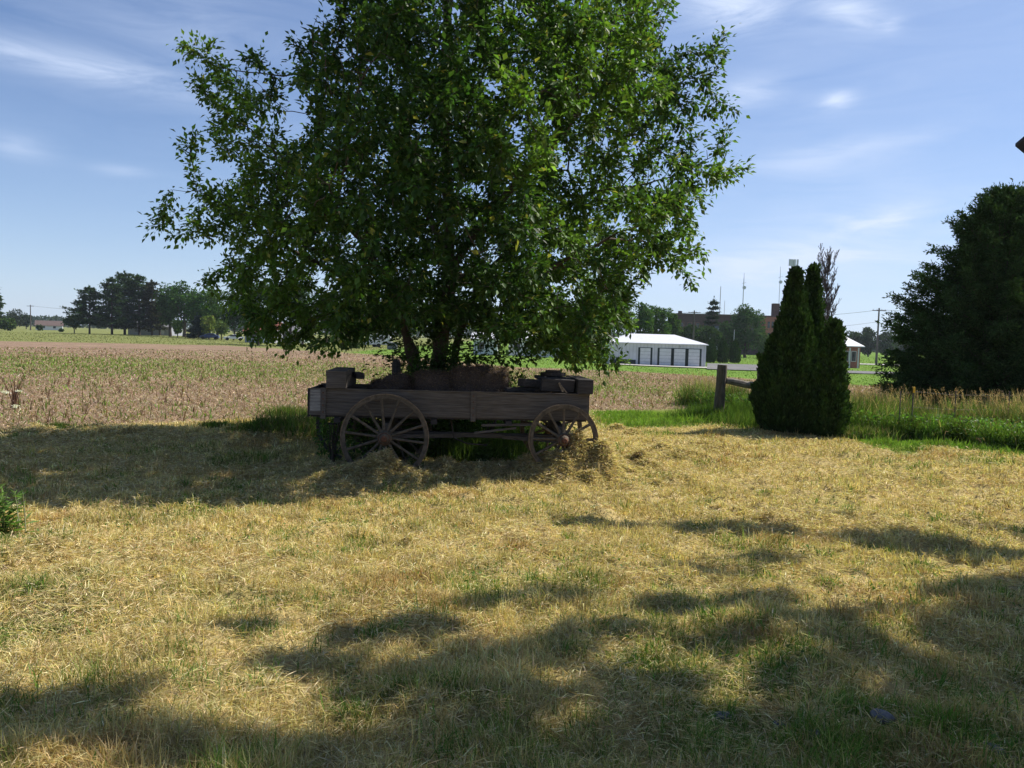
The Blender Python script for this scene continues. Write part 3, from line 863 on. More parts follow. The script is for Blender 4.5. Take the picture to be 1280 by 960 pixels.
    g_ = limb(0, [(535, 520, .3), (520, 440, .8), (480, 370, 1.6), (400, 330, 1.8), (320, 290, 1.0)])
    h_ = limb(a, [(620, 360, -.8), (680, 340, -1.6), (760, 300, -1.8)])
    i_ = limb(b, [(620, -60, -.6), (680, -130, -.8)])
    Pn, par = colonize(attr, nodes, par, step=.21, kill=.27, infl=2.6, iters=190, jitter=.14, rng=rng)
    print('tree nodes', len(Pn))
    r = tree_radii(Pn, par, tip=.0042, e=2.15, rmax=.24)
    root = empty('shade_tree', base, 0, 'large leafy tree rising from behind the wagon and the hay bales', 'tree')
    loc = Pn - base
    r = np.where(r > .03, r * 1.3, r)
    A, B, ra, rb = loc[par[1:]], loc[1:], r[par[1:]], r[1:]
    ra = np.minimum(ra, rb * 1.35 + .004)
    big = rb > .03
    V1, T1 = tubes(A[big], B[big], ra[big], rb[big], 9); V2, T2 = tubes(A[~big], B[~big], ra[~big], rb[~big], 4)
    tri_mesh('trunk', np.vstack([V1, V2]), np.vstack([T1, T2 + len(V1)]), 'bark', root, smooth=True)
    # leaves along the thin twigs
    thin = np.where(r[1:] < .015)[0] + 1
    qn = vnoise(Pn[:, 0] * 2.6, Pn[:, 2] * 2.9 + Pn[:, 1] * 1.7, 131) * .6 + vnoise(Pn[:, 1] * 2.4, Pn[:, 2] * 5 + Pn[:, 0] * 1.3, 133) * .4
    ntip = np.ones(len(Pn), bool); ntip[par[1:]] = False; ntip[par[np.where(ntip)[0]]] = True
    thin = thin[(qn[thin] > .47) | (ntip[thin] & (qn[thin] > .33))]
    k = 43
    idx = np.repeat(thin, k); n = len(idx)
    u = rng.uniform(0, 1, (n, 1)); pa = par[idx]
    p0 = Pn[pa] + (Pn[idx] - Pn[pa]) * u
    tw = Pn[idx] - Pn[pa]; tw /= np.linalg.norm(tw, axis=1, keepdims=True)
    off = rng.normal(size=(n, 3)); off /= np.linalg.norm(off, axis=1, keepdims=True)
    rad = np.abs(rng.normal(0, .125, (n, 1)))
    p = p0 + off * rad
    d = tw * .6 + off * .9 + np.array([0, 0, -.22]) + rng.normal(size=(n, 3)) * .3
    Nn = np.array([0, 0, 1.]) + rng.normal(size=(n, 3)) * .42
    Lf = rng.uniform(.05, .14, n)
    V, T = leaves(p - base, d, Nn, Lf, Lf * rng.uniform(.5, .68, n), fold=.18, k=.42)
    cl = vnoise(p[:, 0] * .8, p[:, 2] * .8 + p[:, 1], 111)[:, None]
    cl = S(.25, .75, cl)
    c = np.array([.035, .08, .016]) * (1 - cl) + np.array([.095, .175, .028]) * cl
    c = jitcol(c, n, .3, .06, rng)
    y = rng.uniform(0, 1, n) < .02; c[y] = np.array([.26, .27, .06])
    tri_mesh('crown', V, T, 'leaf', root, col=rep(c, 4))
    print('leaves', n)
    # leafy suckers round the foot
    n = 10500; t = rng.uniform(0, 6.28, n); rr = np.abs(rng.normal(0, .5, n)); z = rng.uniform(.9, 2.9, n)
    rr *= np.interp(z, [0, 1.4, 2.9], [.8, 1, 1.1])
    ii = vnoise(rr * np.cos(t) * 4 + 9, z * 3 + rr * np.sin(t) * 3, 117) > .40
    p = np.stack([rr * np.cos(t), rr * np.sin(t) - .1, z], 1)[ii]; n = len(p)
    d = p * np.array([1, 1, 0]) + rng.normal(size=(n, 3)) * .4 + np.array([0, 0, .1]); L2 = rng.uniform(.06, .11, n)
    V, T = leaves(p, d, np.array([0, 0, 1.]) + rng.normal(size=(n, 3)) * .5, L2, L2 * .6)
    tri_mesh('suckers', V, T, 'leaf', root, col=rep(jitcol((.042, .09, .018), n, .25, .06, rng), 4))
main_tree()

# ================================================================== tree that shades the foreground (stands right of the picture)
def side_tree():
    rng = np.random.default_rng(23)
    # where the shade falls on the lawn: px, py, radius in metres, how dense
    blobs = [(90, 885, .26, 1), (70, 940, .36, 1), (170, 962, .25, 1), (360, 965, .3, .9), (250, 958, .25, .8), (300, 788, .2, .9), (375, 830, .3, .8), (455, 795, .25, 1), (520, 790, .25, 1),
             (610, 755, .22, .8), (690, 748, .35, 1), (560, 830, .4, 1), (650, 820, .45, 1), (480, 860, .4, .9), (735, 800, .4, 1), (600, 890, .5, 1), (500, 930, .5, 1), (720, 900, .5, 1),
             (640, 950, .5, 1), (800, 860, .4, .9), (850, 930, .6, 1), (780, 950, .5, 1), (900, 800, .3, .7), (860, 712, .35, 1), (905, 720, .25, .7), (840, 760, .35, .9), (950, 755, .4, .9), (960, 700, .3, .8), (1010, 780, .4, .9),
             (720, 652, .3, 1), (780, 658, .25, 1), (880, 662, .6, 1), (950, 668, .6, 1), (1030, 648, .4, .8), (1100, 680, .7, 1), (1160, 690, .7, 1), (1240, 700, .7, 1), (1275, 745, .7, 1), (1210, 740, .4, .8), (1230, 665, .5, .7),
             (1060, 810, .45, 1), (1120, 840, .45, 1), (1000, 850, .35, .8), (1180, 880, .5, 1), (1230, 900, .5, 1), (960, 930, .6, 1), (1060, 920, .7, 1), (1150, 940, .7, 1), (1260, 940, .6, 1), (1090, 765, .25, .7),
             (1270, 860, .3, .8), (1200, 800, .3, .5), (1300, 800, .6, 1), (1360, 760, .9, 1), (1400, 900, .9, 1), (-60, 930, .4, 1), (420, 1060, .5, 1), (700, 1060, .7, 1), (1000, 1050, .8, 1), (1350, 1050, 1., 1), (1440, 690, 1, 1)]
    C_, R_, Wt = [], [], []
    A = []
    for (px, py, rad, dn) in blobs:
        if 0 < px < 1290 and py < 1000: rad *= (.8 if rad < .35 else .6 if px < 560 else .66)
        g = G(px, py)
        for rep_ in range(2):
            Hh = rng.uniform(7.2, 12.5)
            c = g + SUN * (Hh / SUN[2])
            m = int(26 * (rad / .4) ** 1.6 * dn)
            q = rng.normal(size=(m, 3)); q *= (rng.uniform(0, 1, (m, 1)) ** (1 / 3)) / np.linalg.norm(q, axis=1, keepdims=True)
            A.append(c + q * rad * .95); C_.append(c); R_.append(rad); Wt.append(dn)
    blobs = None
    attr = np.vstack(A)
    base = np.array([10.5, 7.0, 0.]); base[2] = float(h0(base[0], base[1]))
    nodes, par = [base], [-1]
    top = base + np.array([-.6, -.3, 5.0]); cur = 0
    for i in range(1, 17): nodes.append(base + (top - base) * i / 16 + rng.normal(size=3) * .03); par.append(cur); cur = i
    st = cur
    for tgt in ((3.5, 6.5, 8.5), (7, 4, 9.5), (8, 10, 9), (9.5, 6.5, 11.5), (13, 7.5, 9), (5, 8.5, 10)):
        prev = nodes[st]; cur = st; t = np.array(tgt)
        for i in range(1, 16):
            nodes.append(prev + (t - prev) * i / 15 + rng.normal(size=3) * .04); par.append(cur); cur = len(nodes) - 1
    P, par = colonize(attr, nodes, par, step=.3, kill=.4, infl=6, iters=200, rng=rng)
    r = tree_radii(P, par, tip=.006, e=2.3, rmax=.3)
    root = empty('yard_tree', base, 0, 'tall yard tree standing right of the lawn, shading the grass in front', 'tree')
    loc = P - base
    V1, T1 = tubes(loc[par[1:]], loc[1:], r[par[1:]], r[1:], 6); tri_mesh('trunk', V1, T1, 'bark', root, smooth=True)
    n = 0; LP = []
    for (c, rad, dn) in zip(C_, R_, Wt):
        m = int(520 * (rad / .4) ** 2 * dn)
        q = rng.normal(size=(m, 3)); q *= rng.uniform(.2, 1, (m, 1)) ** .5 / np.linalg.norm(q, axis=1, keepdims=True)
        cc_ = c + q * rad * 1.02; rad_ = rad; kp = (vnoise(cc_[:, 0] * 3.4 + cc_[:, 2] * 1.3, cc_[:, 1] * 3.4 - cc_[:, 2] * 1.1, 5) * .6 + vnoise(cc_[:, 0] * 7, cc_[:, 1] * 7 + cc_[:, 2] * 4, 6) * .25 + vnoise(cc_[:, 0] * 14, cc_[:, 1] * 14 + cc_[:, 2] * 8, 8) * .15) > .475; LP.append(cc_[kp])
    p = np.vstack(LP); n = len(p)
    Lf = rng.uniform(.09, .15, n)
    V, T = leaves(p - base, rdir(n, rng), np.array([0, 0, .6]) + rng.normal(size=(n, 3)) * .6, Lf, Lf * .65)
    tri_mesh('crown', V, T, 'leaf', root, col=rep(jitcol((.07, .14, .025), n, .2, .05, rng), 4))
    print('side tree', len(P), n)
side_tree()

# ================================================================== conifers near
def arborvitae(px, pbase, ptop, halfw, Y, label, n=26000, seed=1, lean=0.0, prof=None):
    rng = np.random.default_rng(seed)
    g = at(px, pbase, Y); gz = float(h0(g[0], g[1])); base = np.array([g[0], g[1], gz])
    H = at(px, ptop, Y)[2] - gz; Rm = halfw / F * Y
    root = empty('arborvitae', base, 0, label, 'arborvitae', 'clump of tall dark arborvitae beside the rail fence')
    prof = prof or [(0, .72), (.05, .9), (.18, 1.0), (.35, .92), (.5, .66), (.7, .38), (.82, .21), (.91, .09), (1, .0)]
    pz, pr = zip(*prof)
    def surf(n, inner):
        z = rng.uniform(0, 1, n) ** 1.15; t = rng.uniform(0, 2 * math.pi, n)
        lump = .80 + .34 * vnoise(t / 6.283 * 11, z * 15 + seed, 7) + .12 * vnoise(t / 6.283 * 30, z * 44, 9)
        # vertical plumes
        lump += .10 * np.cos(t * 7 + z * 4 + seed)
        rr = np.interp(z, pz, pr) * Rm * lump
        if inner: rr = rr * rng.uniform(.1, .82, n)
        else: rr = rr * rng.uniform(.86, 1.04, n)
        return z, t, rr
    z, t, rr = surf(n, False)
    p = np.stack([rr * np.cos(t) + lean * z * H, rr * np.sin(t), z * H * .97 + .03], 1)
    out = np.stack([np.cos(t), np.sin(t), np.zeros(n)], 1)
    d = out * rng.uniform(.2, .7, (n, 1)) + np.array([0, 0, 1.]) + rng.normal(size=(n, 3)) * .22
    tang = np.stack([-np.sin(t), np.cos(t), np.zeros(n)], 1)
    Nn = tang * rng.normal(0, 1, (n, 1)) + out * rng.normal(0, .6, (n, 1))
    L = rng.uniform(.07, .15, n)
    V, T = leaves(p, d, Nn, L, L * .42, fold=.05, k=.6)
    c = jitcol((.032, .062, .018), n, .25, .06, rng)
    c[rng.uniform(0, 1, n) < .14] *= 1.7
    k = 150; zp, tp, rp = surf(k, False); m3 = k * 60; ip = np.repeat(np.arange(k), 60); uu = rng.uniform(0, 1, m3)
    sc = rng.uniform(.18, .42, k)[ip] * (1.1 - .5 * zp[ip]); o3 = np.stack([np.cos(tp), np.sin(tp), 0 * tp], 1)[ip]
    p3 = np.stack([rp[ip] * .93 * np.cos(tp[ip]) + lean * zp[ip] * H, rp[ip] * .93 * np.sin(tp[ip]), zp[ip] * H * .95], 1) + (o3 * .42 + np.array([0, 0, 1.])) * (uu * sc)[:, None] + rng.normal(size=(m3, 3)) * (.055 * (1.15 - uu))[:, None]
    L3 = rng.uniform(.06, .12, m3); V3, T3 = leaves(p3, o3 * .4 + np.array([0, 0, 1.]) + rng.normal(size=(m3, 3)) * .3, rdir(m3, rng), L3, L3 * .42, fold=.05, k=.6)
    c3 = jitcol((.042, .082, .02), m3, .25, .06, rng)
    T = np.vstack([T, T3 + len(V)]); V = np.vstack([V, V3]); c = np.vstack([c, c3])
    z2, t2, r2 = surf(n // 3, True)
    p2 = np.stack([r2 * np.cos(t2) + lean * z2 * H, r2 * np.sin(t2), z2 * H * .95 + .03], 1); m = len(p2)
    L2 = rng.uniform(.16, .26, m)
    Vb, Tb = leaves(p2, np.array([0, 0, 1.]) + rng.normal(size=(m, 3)) * .5, rdir(m, rng), L2, L2 * .6)
    cb = jitcol((.028, .05, .018), m, .2, .05, rng)
    tri_mesh('foliage', np.vstack([V, Vb]), np.vstack([T, Tb + len(V)]), 'needle', root, col=rep(np.vstack([c, cb]), 4))
    m_ = MB(); m_.tube([(0, 0, 0), (lean * H * .5, 0, H * .5), (lean * H * .9, 0, H * .9)], [.09, .05, .012], 8); m_.build('trunk', 'bark', root)
arborvitae(985, 543, 334, 38, 19.2, 'tallest dark arborvitae, beside the fence post end of the clump', n=44000, seed=2)
arborvitae(1007, 545, 332, 20, 19.7, 'slim arborvitae with a thin spire, in the middle of the clump', n=26000, seed=5,
           prof=[(0, .8), (.1, .95), (.3, 1.), (.5, .8), (.66, .56), (.78, .36), (.87, .2), (.94, .07), (1, .0)])
arborvitae(1036, 545, 402, 16, 18.4, 'shortest arborvitae with a rounded top, on the sunny side of the clump', n=17000, seed=9,
           prof=[(0, .85), (.1, 1.05), (.3, 1.), (.45, .75), (.7, .6), (.85, .45), (.95, .22), (1, .02)])

def cedar(px, Y, ptop, halfw, label, seed=3, nb=300):
    rng = np.random.default_rng(seed)
    g = at(px, 480, Y); gz = float(h0(g[0], g[1])); base = np.array([g[0], g[1], gz])
    H = at(px, ptop, Y)[2] - gz; Rm = halfw / F * Y
    root = empty('cedar_tree', base, 0, label, 'cedar tree')
    A, B, ra, rb, SPp, SPd, SPs = [], [], [], [], [], [], []
    for i in range(nb):
        u = (i + rng.uniform(0, 1)) / nb; z = H * (.05 + .93 * u); t = i * 2.39996 + rng.normal() * .3
        rad = Rm * np.interp(u, [0, .1, .28, .5, .7, .86, 1], [.92, 1.02, .98, .76, .50, .27, .04]) * rng.uniform(.72, 1.12)
        up = np.interp(u, [0, .3, .7, 1], [.12, .35, .75, 1.6])
        d = np.array([math.cos(t), math.sin(t), up]); d /= np.linalg.norm(d)
        k = max(4, int(rad / .16)); p = np.array([0, 0, z - rad * up * .55]); p[2] = max(p[2], .25)
        stp = rad / k / math.hypot(d[0], d[1])
        for j in range(k):
            q = p + d * stp + rng.normal(size=3) * .025
            d = d + np.array([0, 0, .015 if j < k * .7 else -.05]) ; d /= np.linalg.norm(d)
            f = j / k; A.append(p); B.append(q); ra.append(.03 * (1 - f) + .005); rb.append(.03 * (1 - f - 1 / k) + .005)
            if f > .12:
                for s in range(7):
                    side = rng.normal(size=3); side[2] *= .6; sd = d * .8 + side * .55; sd /= np.linalg.norm(sd)
                    SPp.append(p + (q - p) * rng.uniform()); SPd.append(sd); SPs.append(rng.uniform(.22, .5) * (1.1 - .5 * f))
            p = q
        for s in range(4):
            sd = d + rng.normal(size=3) * .25; SPp.append(p); SPd.append(sd / np.linalg.norm(sd)); SPs.append(rng.uniform(.22, .42))
    SPp, SPd, SPs = map(np.array, (SPp, SPd, SPs)); k = 13; n = len(SPp) * k
    u = rng.uniform(0, 1, (n, 1)); ip = np.repeat(np.arange(len(SPp)), k)
    p = SPp[ip] + SPd[ip] * u * SPs[ip][:, None] + rng.normal(size=(n, 3)) * .03 + np.array([0, 0, -.14]) * u ** 2 * SPs[ip][:, None]
    d = SPd[ip] + rng.normal(size=(n, 3)) * .5 - np.array([0, 0, .1])
    L = rng.uniform(.06, .14, n); V, T = leaves(p, d, rdir(n, rng), L, L * .36, fold=.1, k=.5)
    tri_mesh('foliage', V, T, 'needle', root, col=rep(jitcol((.042, .078, .026), n, .3, .07, rng), 4))
    V1, T1 = tubes(np.array(A), np.array(B), np.array(ra), np.array(rb), 4)
    m_ = MB(); m_.tube([(0, 0, -.05), (.05, 0, H * .5), (0, 0, H * .97)], [.22, .12, .01], 10)
    V0 = np.array(m_.v); T0_ = np.array([f for f in m_.f if len(f) == 4])
    tri_mesh('trunk', np.vstack([V0, V1]), np.vstack([T0_, T1 + len(V0)]), 'bark', root, smooth=True)
    print('cedar', n)
cedar(1242, 23.5, 240, 124, 'broad dark red cedar behind the tall grass at the wire fence', nb=380)
cedar(1345, 25.5, 280, 130, 'second dark cedar, partly cut off beside the first one', seed=8, nb=150)

# ================================================================== WEEDS AND SMALL PLANTS
def tall_grass():
    n = 110000
    X = RNG.uniform(5.4, 20, n); dpt = RNG.uniform(0, 1, n) ** 1.2 * 3.6
    yl = y_lawn(X); Y = yl + .15 + dpt
    px0 = S(5.9, 7.0, X + (fbm(Y, X, 4) - .5))
    keep = px0 > RNG.uniform(0, 1, n); X, Y, dpt = X[keep], Y[keep], dpt[keep]; n = len(X)
    tan = RNG.uniform(0, 1, n) < np.clip(.03 + .07 * dpt, 0, .28)
    H = (.42 + .34 * S(0, 1.3, dpt) + .3 * fbm(X * 1.2, Y * 1.2, 12)) * RNG.uniform(.6, 1.2, n) * (1 + .15 * tan)
    H *= 1 - .35 * S(.5, .75, fbm(X * .7, Y * .7, 14))
    c = np.where(tan[:, None], np.array([.36, .28, .16]), np.array([.12, .20, .04]))
    c = c * (.45 + 1.1 * S(.25, .75, fbm(X * 2.4, Y * 2.4, 15)))[:, None]
    o = blades('tall_grass', X, Y, H, RNG.uniform(.008, .026, n), np.abs(RNG.normal(.42, .34, n)), jitcol(c, n, .28, .07),
           label='tall green grass and weeds along the right edge of the lawn', cat='grass')
    # seed heads on stalks
    m = 1000; X = RNG.uniform(6.2, 19, m); Y = y_lawn(X) + RNG.uniform(.9, 3.6, m); H = RNG.uniform(.75, 1.1, m)
    az = RNG.uniform(-.9, .9, m) + math.pi; ln = RNG.uniform(.05, .4, m)
    B = np.stack([X, Y, h1(X, Y)], 1); Tt = B + np.stack([np.cos(az) * ln * H, np.sin(az) * ln * H, H], 1)
    V1, T1 = tubes(B, Tt, np.full(m, .0035), np.full(m, .0025), 3)
    k = 14; ip = np.repeat(np.arange(m), k); u = RNG.uniform(0, 1, (m * k, 1)); d = (Tt - B)[ip]; d /= np.linalg.norm(d, axis=1, keepdims=True)
    P = Tt[ip] + d * (u - .3) * .17 + RNG.normal(size=(m * k, 3)) * .008
    V2, T2 = leaves(P, d + RNG.normal(size=(m * k, 3)) * .35, rdir(m * k), RNG.uniform(.025, .05, m * k), np.full(m * k, .009))
    T1t = np.vstack([T1[:, [0, 1, 2]], T1[:, [0, 2, 3]]])
    o = tri_mesh('seeding_grass', np.vstack([V1, V2]), np.vstack([T1t, T2 + len(V1)]), 'blade',
                 col=np.vstack([rep(jitcol((.38, .30, .17), m, .2), 6), rep(jitcol((.46, .33, .20), m * k, .22), 4)]))
    tag(o, 'pinkish tan grass seed heads standing above the green weeds', 'grass', kind='stuff')

def leafy(name, X, Y, zlo, zhi, L, col, label):
    n = len(X); P = np.stack([X, Y, h1(X, Y) + RNG.uniform(zlo, 1, n) * zhi], 1)
    V, T = leaves(P, rdir(n) + np.array([0, 0, .35]), np.array([0, 0, 1.]) + RNG.normal(size=(n, 3)) * .6, L, L * RNG.uniform(.3, .6, n))
    o = tri_mesh(name, V, T, 'leaf', col=rep(jitcol(col, n, .28, .07), 4)); tag(o, label, 'weeds', kind='stuff')

def patch(name, pts, r, h, n, col, label, w=.012, lean=.35, mat='blade'):
    X, Y, H = [], [], []
    for (px, py, rs) in pts:
        g = G(px, py); k = n // len(pts)
        X.append(g[0] + RNG.normal(size=k) * r * rs); Y.append(g[1] + RNG.normal(size=k) * r * rs * .7); H.append(h * rs * RNG.uniform(.4, 1.15, k))
    X, Y, H = map(np.concatenate, (X, Y, H)); m = len(X)
    c = np.asarray(col)[RNG.integers(0, len(col), m)]
    return blades(name, X, Y, H, w * RNG.uniform(.6, 1.4, m), np.abs(RNG.normal(lean, .3, m)), jitcol(c, m, .28, .07), label=label, cat='weeds')

GR = [(.09, .16, .03), (.13, .2, .04), (.06, .11, .025)]
def weed(base, h, label, stems=4, spread=.35, leafL=.09, lw=.3, nl=26, col=(.085, .15, .03), cat='weed', name='tall_weed', bare=.0, stemcol=(.12, .15, .05), group=None, seed=0, sr=.006):
    rng = np.random.default_rng(seed + int(abs(base[0]) * 1000))
    root = empty(name, (base[0], base[1], float(h1(base[0], base[1])) - .01), 0, label, cat, group)
    A, B, ra, rb, LP, LD, LL = [], [], [], [], [], [], []
    for s in range(stems):
        az = rng.uniform(0, 6.28); tl = spread * rng.uniform(.2, 1); p = np.array([rng.normal() * .03, rng.normal() * .03, 0]); k = 7; hh = h * rng.uniform(.65, 1)
        for j in range(k):
            f = j / k; d = np.array([math.cos(az) * tl * (.4 + f), math.sin(az) * tl * (.4 + f), 1.]); d /= np.linalg.norm(d)
            q = p + d * hh / k; A.append(p); B.append(q); ra.append(sr * (1.2 - f)); rb.append(sr * (1.2 - f - 1 / k))
            if f >= bare:
                for _ in range(max(1, nl // k)):
                    a2 = rng.uniform(0, 6.28); LP.append(p + (q - p) * rng.uniform()); LD.append([math.cos(a2), math.sin(a2), rng.uniform(-.2, .9)]); LL.append(leafL * rng.uniform(.6, 1.25) * (1.2 - .5 * f))
            p = q
    V, T = tubes(np.array(A), np.array(B), np.array(ra), np.array(rb), 5)
    tri_mesh('stem', V, T, 'blade', root, col=np.tile(stemcol, (len(V), 1)))
    LL = np.array(LL); n = len(LL)
    if n:
        V, T = leaves(np.array(LP), np.array(LD), np.array([0, 0, 1.]) + rng.normal(size=(n, 3)) * .4, LL, LL * lw)
        tri_mesh('leaves', V, T, 'leaf', root, col=rep(jitcol(col, n, .22, .06, rng), 4))
    return root

def bush(base, W, H, label, n=5000, col=(.06, .12, .02), L=.08, name='bush', cat='bush', group=None, seed=0, dens=.45):
    rng = np.random.default_rng(seed + int(abs(base[0] * 977)))
    root = empty(name, (base[0], base[1], float(h1(base[0], base[1]))), 0, label, cat, group)
    q = rng.normal(size=(n, 3)); q *= rng.uniform(.3, 1, (n, 1)) ** .5 / np.linalg.norm(q, axis=1, keepdims=True)
    nb = 9; bc = rng.normal(size=(nb, 3)) * np.array([.42, .42, .28]); bc[:, 2] = np.abs(bc[:, 2]) + .35; k = rng.integers(0, nb, n)
    p = (bc[k] + q * .42) * np.array([W / 2, W / 2, H * .75]); p[:, 2] = np.clip(p[:, 2], .02, None)
    LL = rng.uniform(.6, 1.3, n) * L
    V, T = leaves(p, q + rng.normal(size=(n, 3)) * .5, np.array([0, 0, 1.]) + rng.normal(size=(n, 3)) * .5, LL, LL * .55)
    tri_mesh('foliage', V, T, 'leaf', root, col=rep(jitcol(col, n, .25, .06, rng), 4))
    m = 14; a = rng.uniform(0, 6.28, m); e = np.stack([np.cos(a) * W * .3, np.sin(a) * W * .3, np.full(m, H * .7)], 1)
    V, T = tubes(np.zeros((m, 3)) + rng.normal(size=(m, 3)) * [.03, .03, 0], e, np.full(m, .012), np.full(m, .005), 4)
    tri_mesh('stem', V, T, 'bark', root)
    return root

def small_plants():
    tall_grass()
    n = 26000; X = RNG.uniform(6.1, 20, n); Y = y_lawn(X) + .1 + RNG.uniform(0, 1, n) ** 1.4 * 3.2; kp = fbm(X * 1.1, Y * 1.3, 17) > .42; X, Y = X[kp], Y[kp]
    leafy('leafy_weeds', X, Y, 0, .6, RNG.uniform(.04, .12, len(X)), (.10, .19, .035), 'broad leaved green weeds mixed into the tall grass at the right')
    n = 26000; X, Y, rr_ = scatter(n, 2.2, 9, p=1.7); kp = (fbm(X * 1.4 + 3, Y * 1.4, 19) > .6) & ((X > -.8) | (Y > 6)); X, Y, rr_ = X[kp], Y[kp], rr_[kp]
    leafy('clover', X, Y, .1, .05, RNG.uniform(.012, .03, len(X)) * (1 + .05 * rr_), (.085, .16, .03), 'low green clover and small weeds growing through the mown lawn')
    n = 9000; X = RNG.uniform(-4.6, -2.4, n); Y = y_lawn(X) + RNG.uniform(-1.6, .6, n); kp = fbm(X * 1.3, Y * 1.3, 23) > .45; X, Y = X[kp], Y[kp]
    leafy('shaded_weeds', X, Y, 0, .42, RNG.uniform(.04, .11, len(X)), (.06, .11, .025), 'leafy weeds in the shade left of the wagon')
    patch('rank_weeds', [(318, 546, .6), (345, 545, .8), (372, 543, 1.1), (395, 548, 1.1), (385, 536, 1.1), (330, 538, .6), (75, 538, .4), (75, 538, .3), (270, 535, .5), (360, 520, .8), (452, 535, .8)], .34, .4, 14000,
          GR + [(.2, .17, .08)], 'dark green weeds growing by the left end of the wagon', w=.011)
    patch('wagon_weeds', [(540, 572, 1), (575, 574, .9), (600, 578, 1.), (630, 574, .8), (560, 560, 1.2), (660, 570, .7), (520, 560, 1), (590, 555, 1.2), (640, 555, 1.1), (575, 548, 1.3), (620, 548, 1.3), (545, 548, 1.3), (600, 540, 1.5), (560, 540, 1.5)], .3, .5, 34000,
          GR, 'green weeds growing up underneath the wagon box', w=.011)
    patch('fence_weeds', [(875, 525, .8), (892, 524, 1.1), (908, 524, 1.2), (925, 526, 1.), (940, 530, 1.1), (955, 534, 1), (850, 524, .4)], .38, .44, 16000,
          GR, 'clump of rank green weeds round the foot of the fence post', w=.013)
    patch('clump_weeds', [(1050, 545, .7), (1068, 548, .8), (1090, 549, .9), (1060, 535, 1)], .3, .4, 7000, GR + [(.3, .26, .14)], 'weeds growing at the sunny foot of the arborvitae clump', w=.012)
    patch('field_edge_weeds', [(1060, 520, 1.), (1085, 515, 1.1), (1110, 512, 1.1), (1150, 512, 1), (1200, 514, 1.), (1250, 516, 1)], .9, .62, 14000, [(.36, .27, .18), (.30, .22, .14), (.2, .2, .07)],
          'dry pinkish weeds standing between the tall grass and the cedar', w=.014, lean=.2)
    patch('lawn_edge_grass', [(2, 690, 1), (30, 680, .8), (10, 740, .9), (60, 745, .6), (0, 790, .8), (100, 730, .6), (120, 760, .5)], .25, .12, 9000, GR + [(.4, .36, .16)], 'rough green grass along the left edge of the lawn', w=.006, lean=.7)
    g = G(497, 578); weed(g, .78, 'tall leafy green weed growing in front of the left wheel', stems=5, spread=.14, leafL=.13, lw=.28, nl=60)
    g = G(607, 588); weed(g, .52, 'green weed with long stems under the middle of the wagon', stems=6, spread=.3, leafL=.12, lw=.3, nl=40)
    g = G(640, 584); weed(g, .45, 'thin stalked weed under the wagon, left of the right wheel', stems=4, spread=.3, leafL=.07, lw=.4, nl=22)
    g = G(520, 596); weed(g, .4, 'short weed in the hay at the right edge of the left wheel', stems=6, spread=.5, leafL=.08, lw=.3, nl=30)
    g = G(440, 592); weed(g, .38, 'short weed in the hay at the left edge of the left wheel', stems=6, spread=.5, leafL=.08, lw=.3, nl=30, col=(.06, .11, .025))
    g = G(672, 598); weed(g, .42, 'short leafy weed in the hay at the left edge of the right wheel', stems=7, spread=.5, leafL=.08, lw=.3, nl=30)
    g = G(745, 560); weed(g, .35, 'little weed beside the right wheel\'s rear edge', stems=4, spread=.4, leafL=.06, nl=24)
    g = G(2, 668); weed(g, .55, 'bright green leafy weed cut off by the left edge of the picture', stems=8, spread=.4, leafL=.16, lw=.18, nl=26, col=(.10, .18, .04))
    g = G(25, 668); weed(g, .42, 'slender weed with a pale seed spike beside the bright green one', stems=3, spread=.2, leafL=.10, lw=.2, nl=20, col=(.12, .2, .05), stemcol=(.4, .4, .25))
    g = G(18, 512); weed(g, .95, 'dry brown twiggy shrub standing in the stubble at far left', stems=16, spread=.55, leafL=.03, lw=.5, nl=10, bare=.55, col=(.16, .09, .06), stemcol=(.17, .10, .07), cat='shrub', name='dry_shrub', sr=.014)
    r = empty('white_flowers', (*G(6, 530)[:2], float(h1(*G(6, 530)[:2]))), 0, 'white flower heads on thin stems at the left edge of the picture', 'flowers')
    rng = np.random.default_rng(4); m = 9; A = rng.normal(size=(m, 3)) * [.28, .2, 0]; B = A + np.stack([rng.normal(size=m) * .1, rng.normal(size=m) * .1, rng.uniform(.3, .75, m)], 1)
    for i in range(m):
        V, T = tubes(A[i:i + 1], B[i:i + 1], np.full(1, .004), np.full(1, .003), 4); tri_mesh('stem', V, T, 'blade', r, col=np.tile((.13, .2, .05), (len(V), 1)))
        P = B[i] + rng.normal(size=(60, 3)) * [.03, .03, .008]
        V, T = leaves(P, rdir(60, rng), np.tile([0, 0, 1.], (60, 1)), np.full(60, .022), np.full(60, .018)); tri_mesh('flower_head', V, T, 'blade', r, col=np.tile((.75, .75, .68), (len(V), 1)))
    # scattered dead stalk clumps in the stubble
    rng = np.random.default_rng(14)
    for i, (px, py) in enumerate([(122, 505), (108, 520), (207, 505), (250, 478), (60, 530), (150, 492), (215, 486), (60, 500), (300, 498), (330, 470), (84, 482)]):
        gpt = G(px, py)
        weed(gpt, rng.uniform(.25, .6), 'dead brown weed stalks standing in the pale field stubble left of the wagon', stems=7, spread=.7, leafL=.04, nl=14, bare=.4, col=(.2, .12, .08), stemcol=(.2, .125, .085), name='dead_weed', sr=.006, cat='dead weed', group='dead weeds in the stubble', seed=i)
    # bushes behind the wagon
    b = at(468, 480, 12.9); bush(b, 1.0, 1.45, 'loose leafy sapling behind the slumped bale, left of the post', n=1500, L=.085)
    b = at(515, 480, 13.8); bush(b, 1.5, 2.0, 'leafy undergrowth at the left foot of the big tree', n=5200, L=.085, col=(.05, .10, .02))
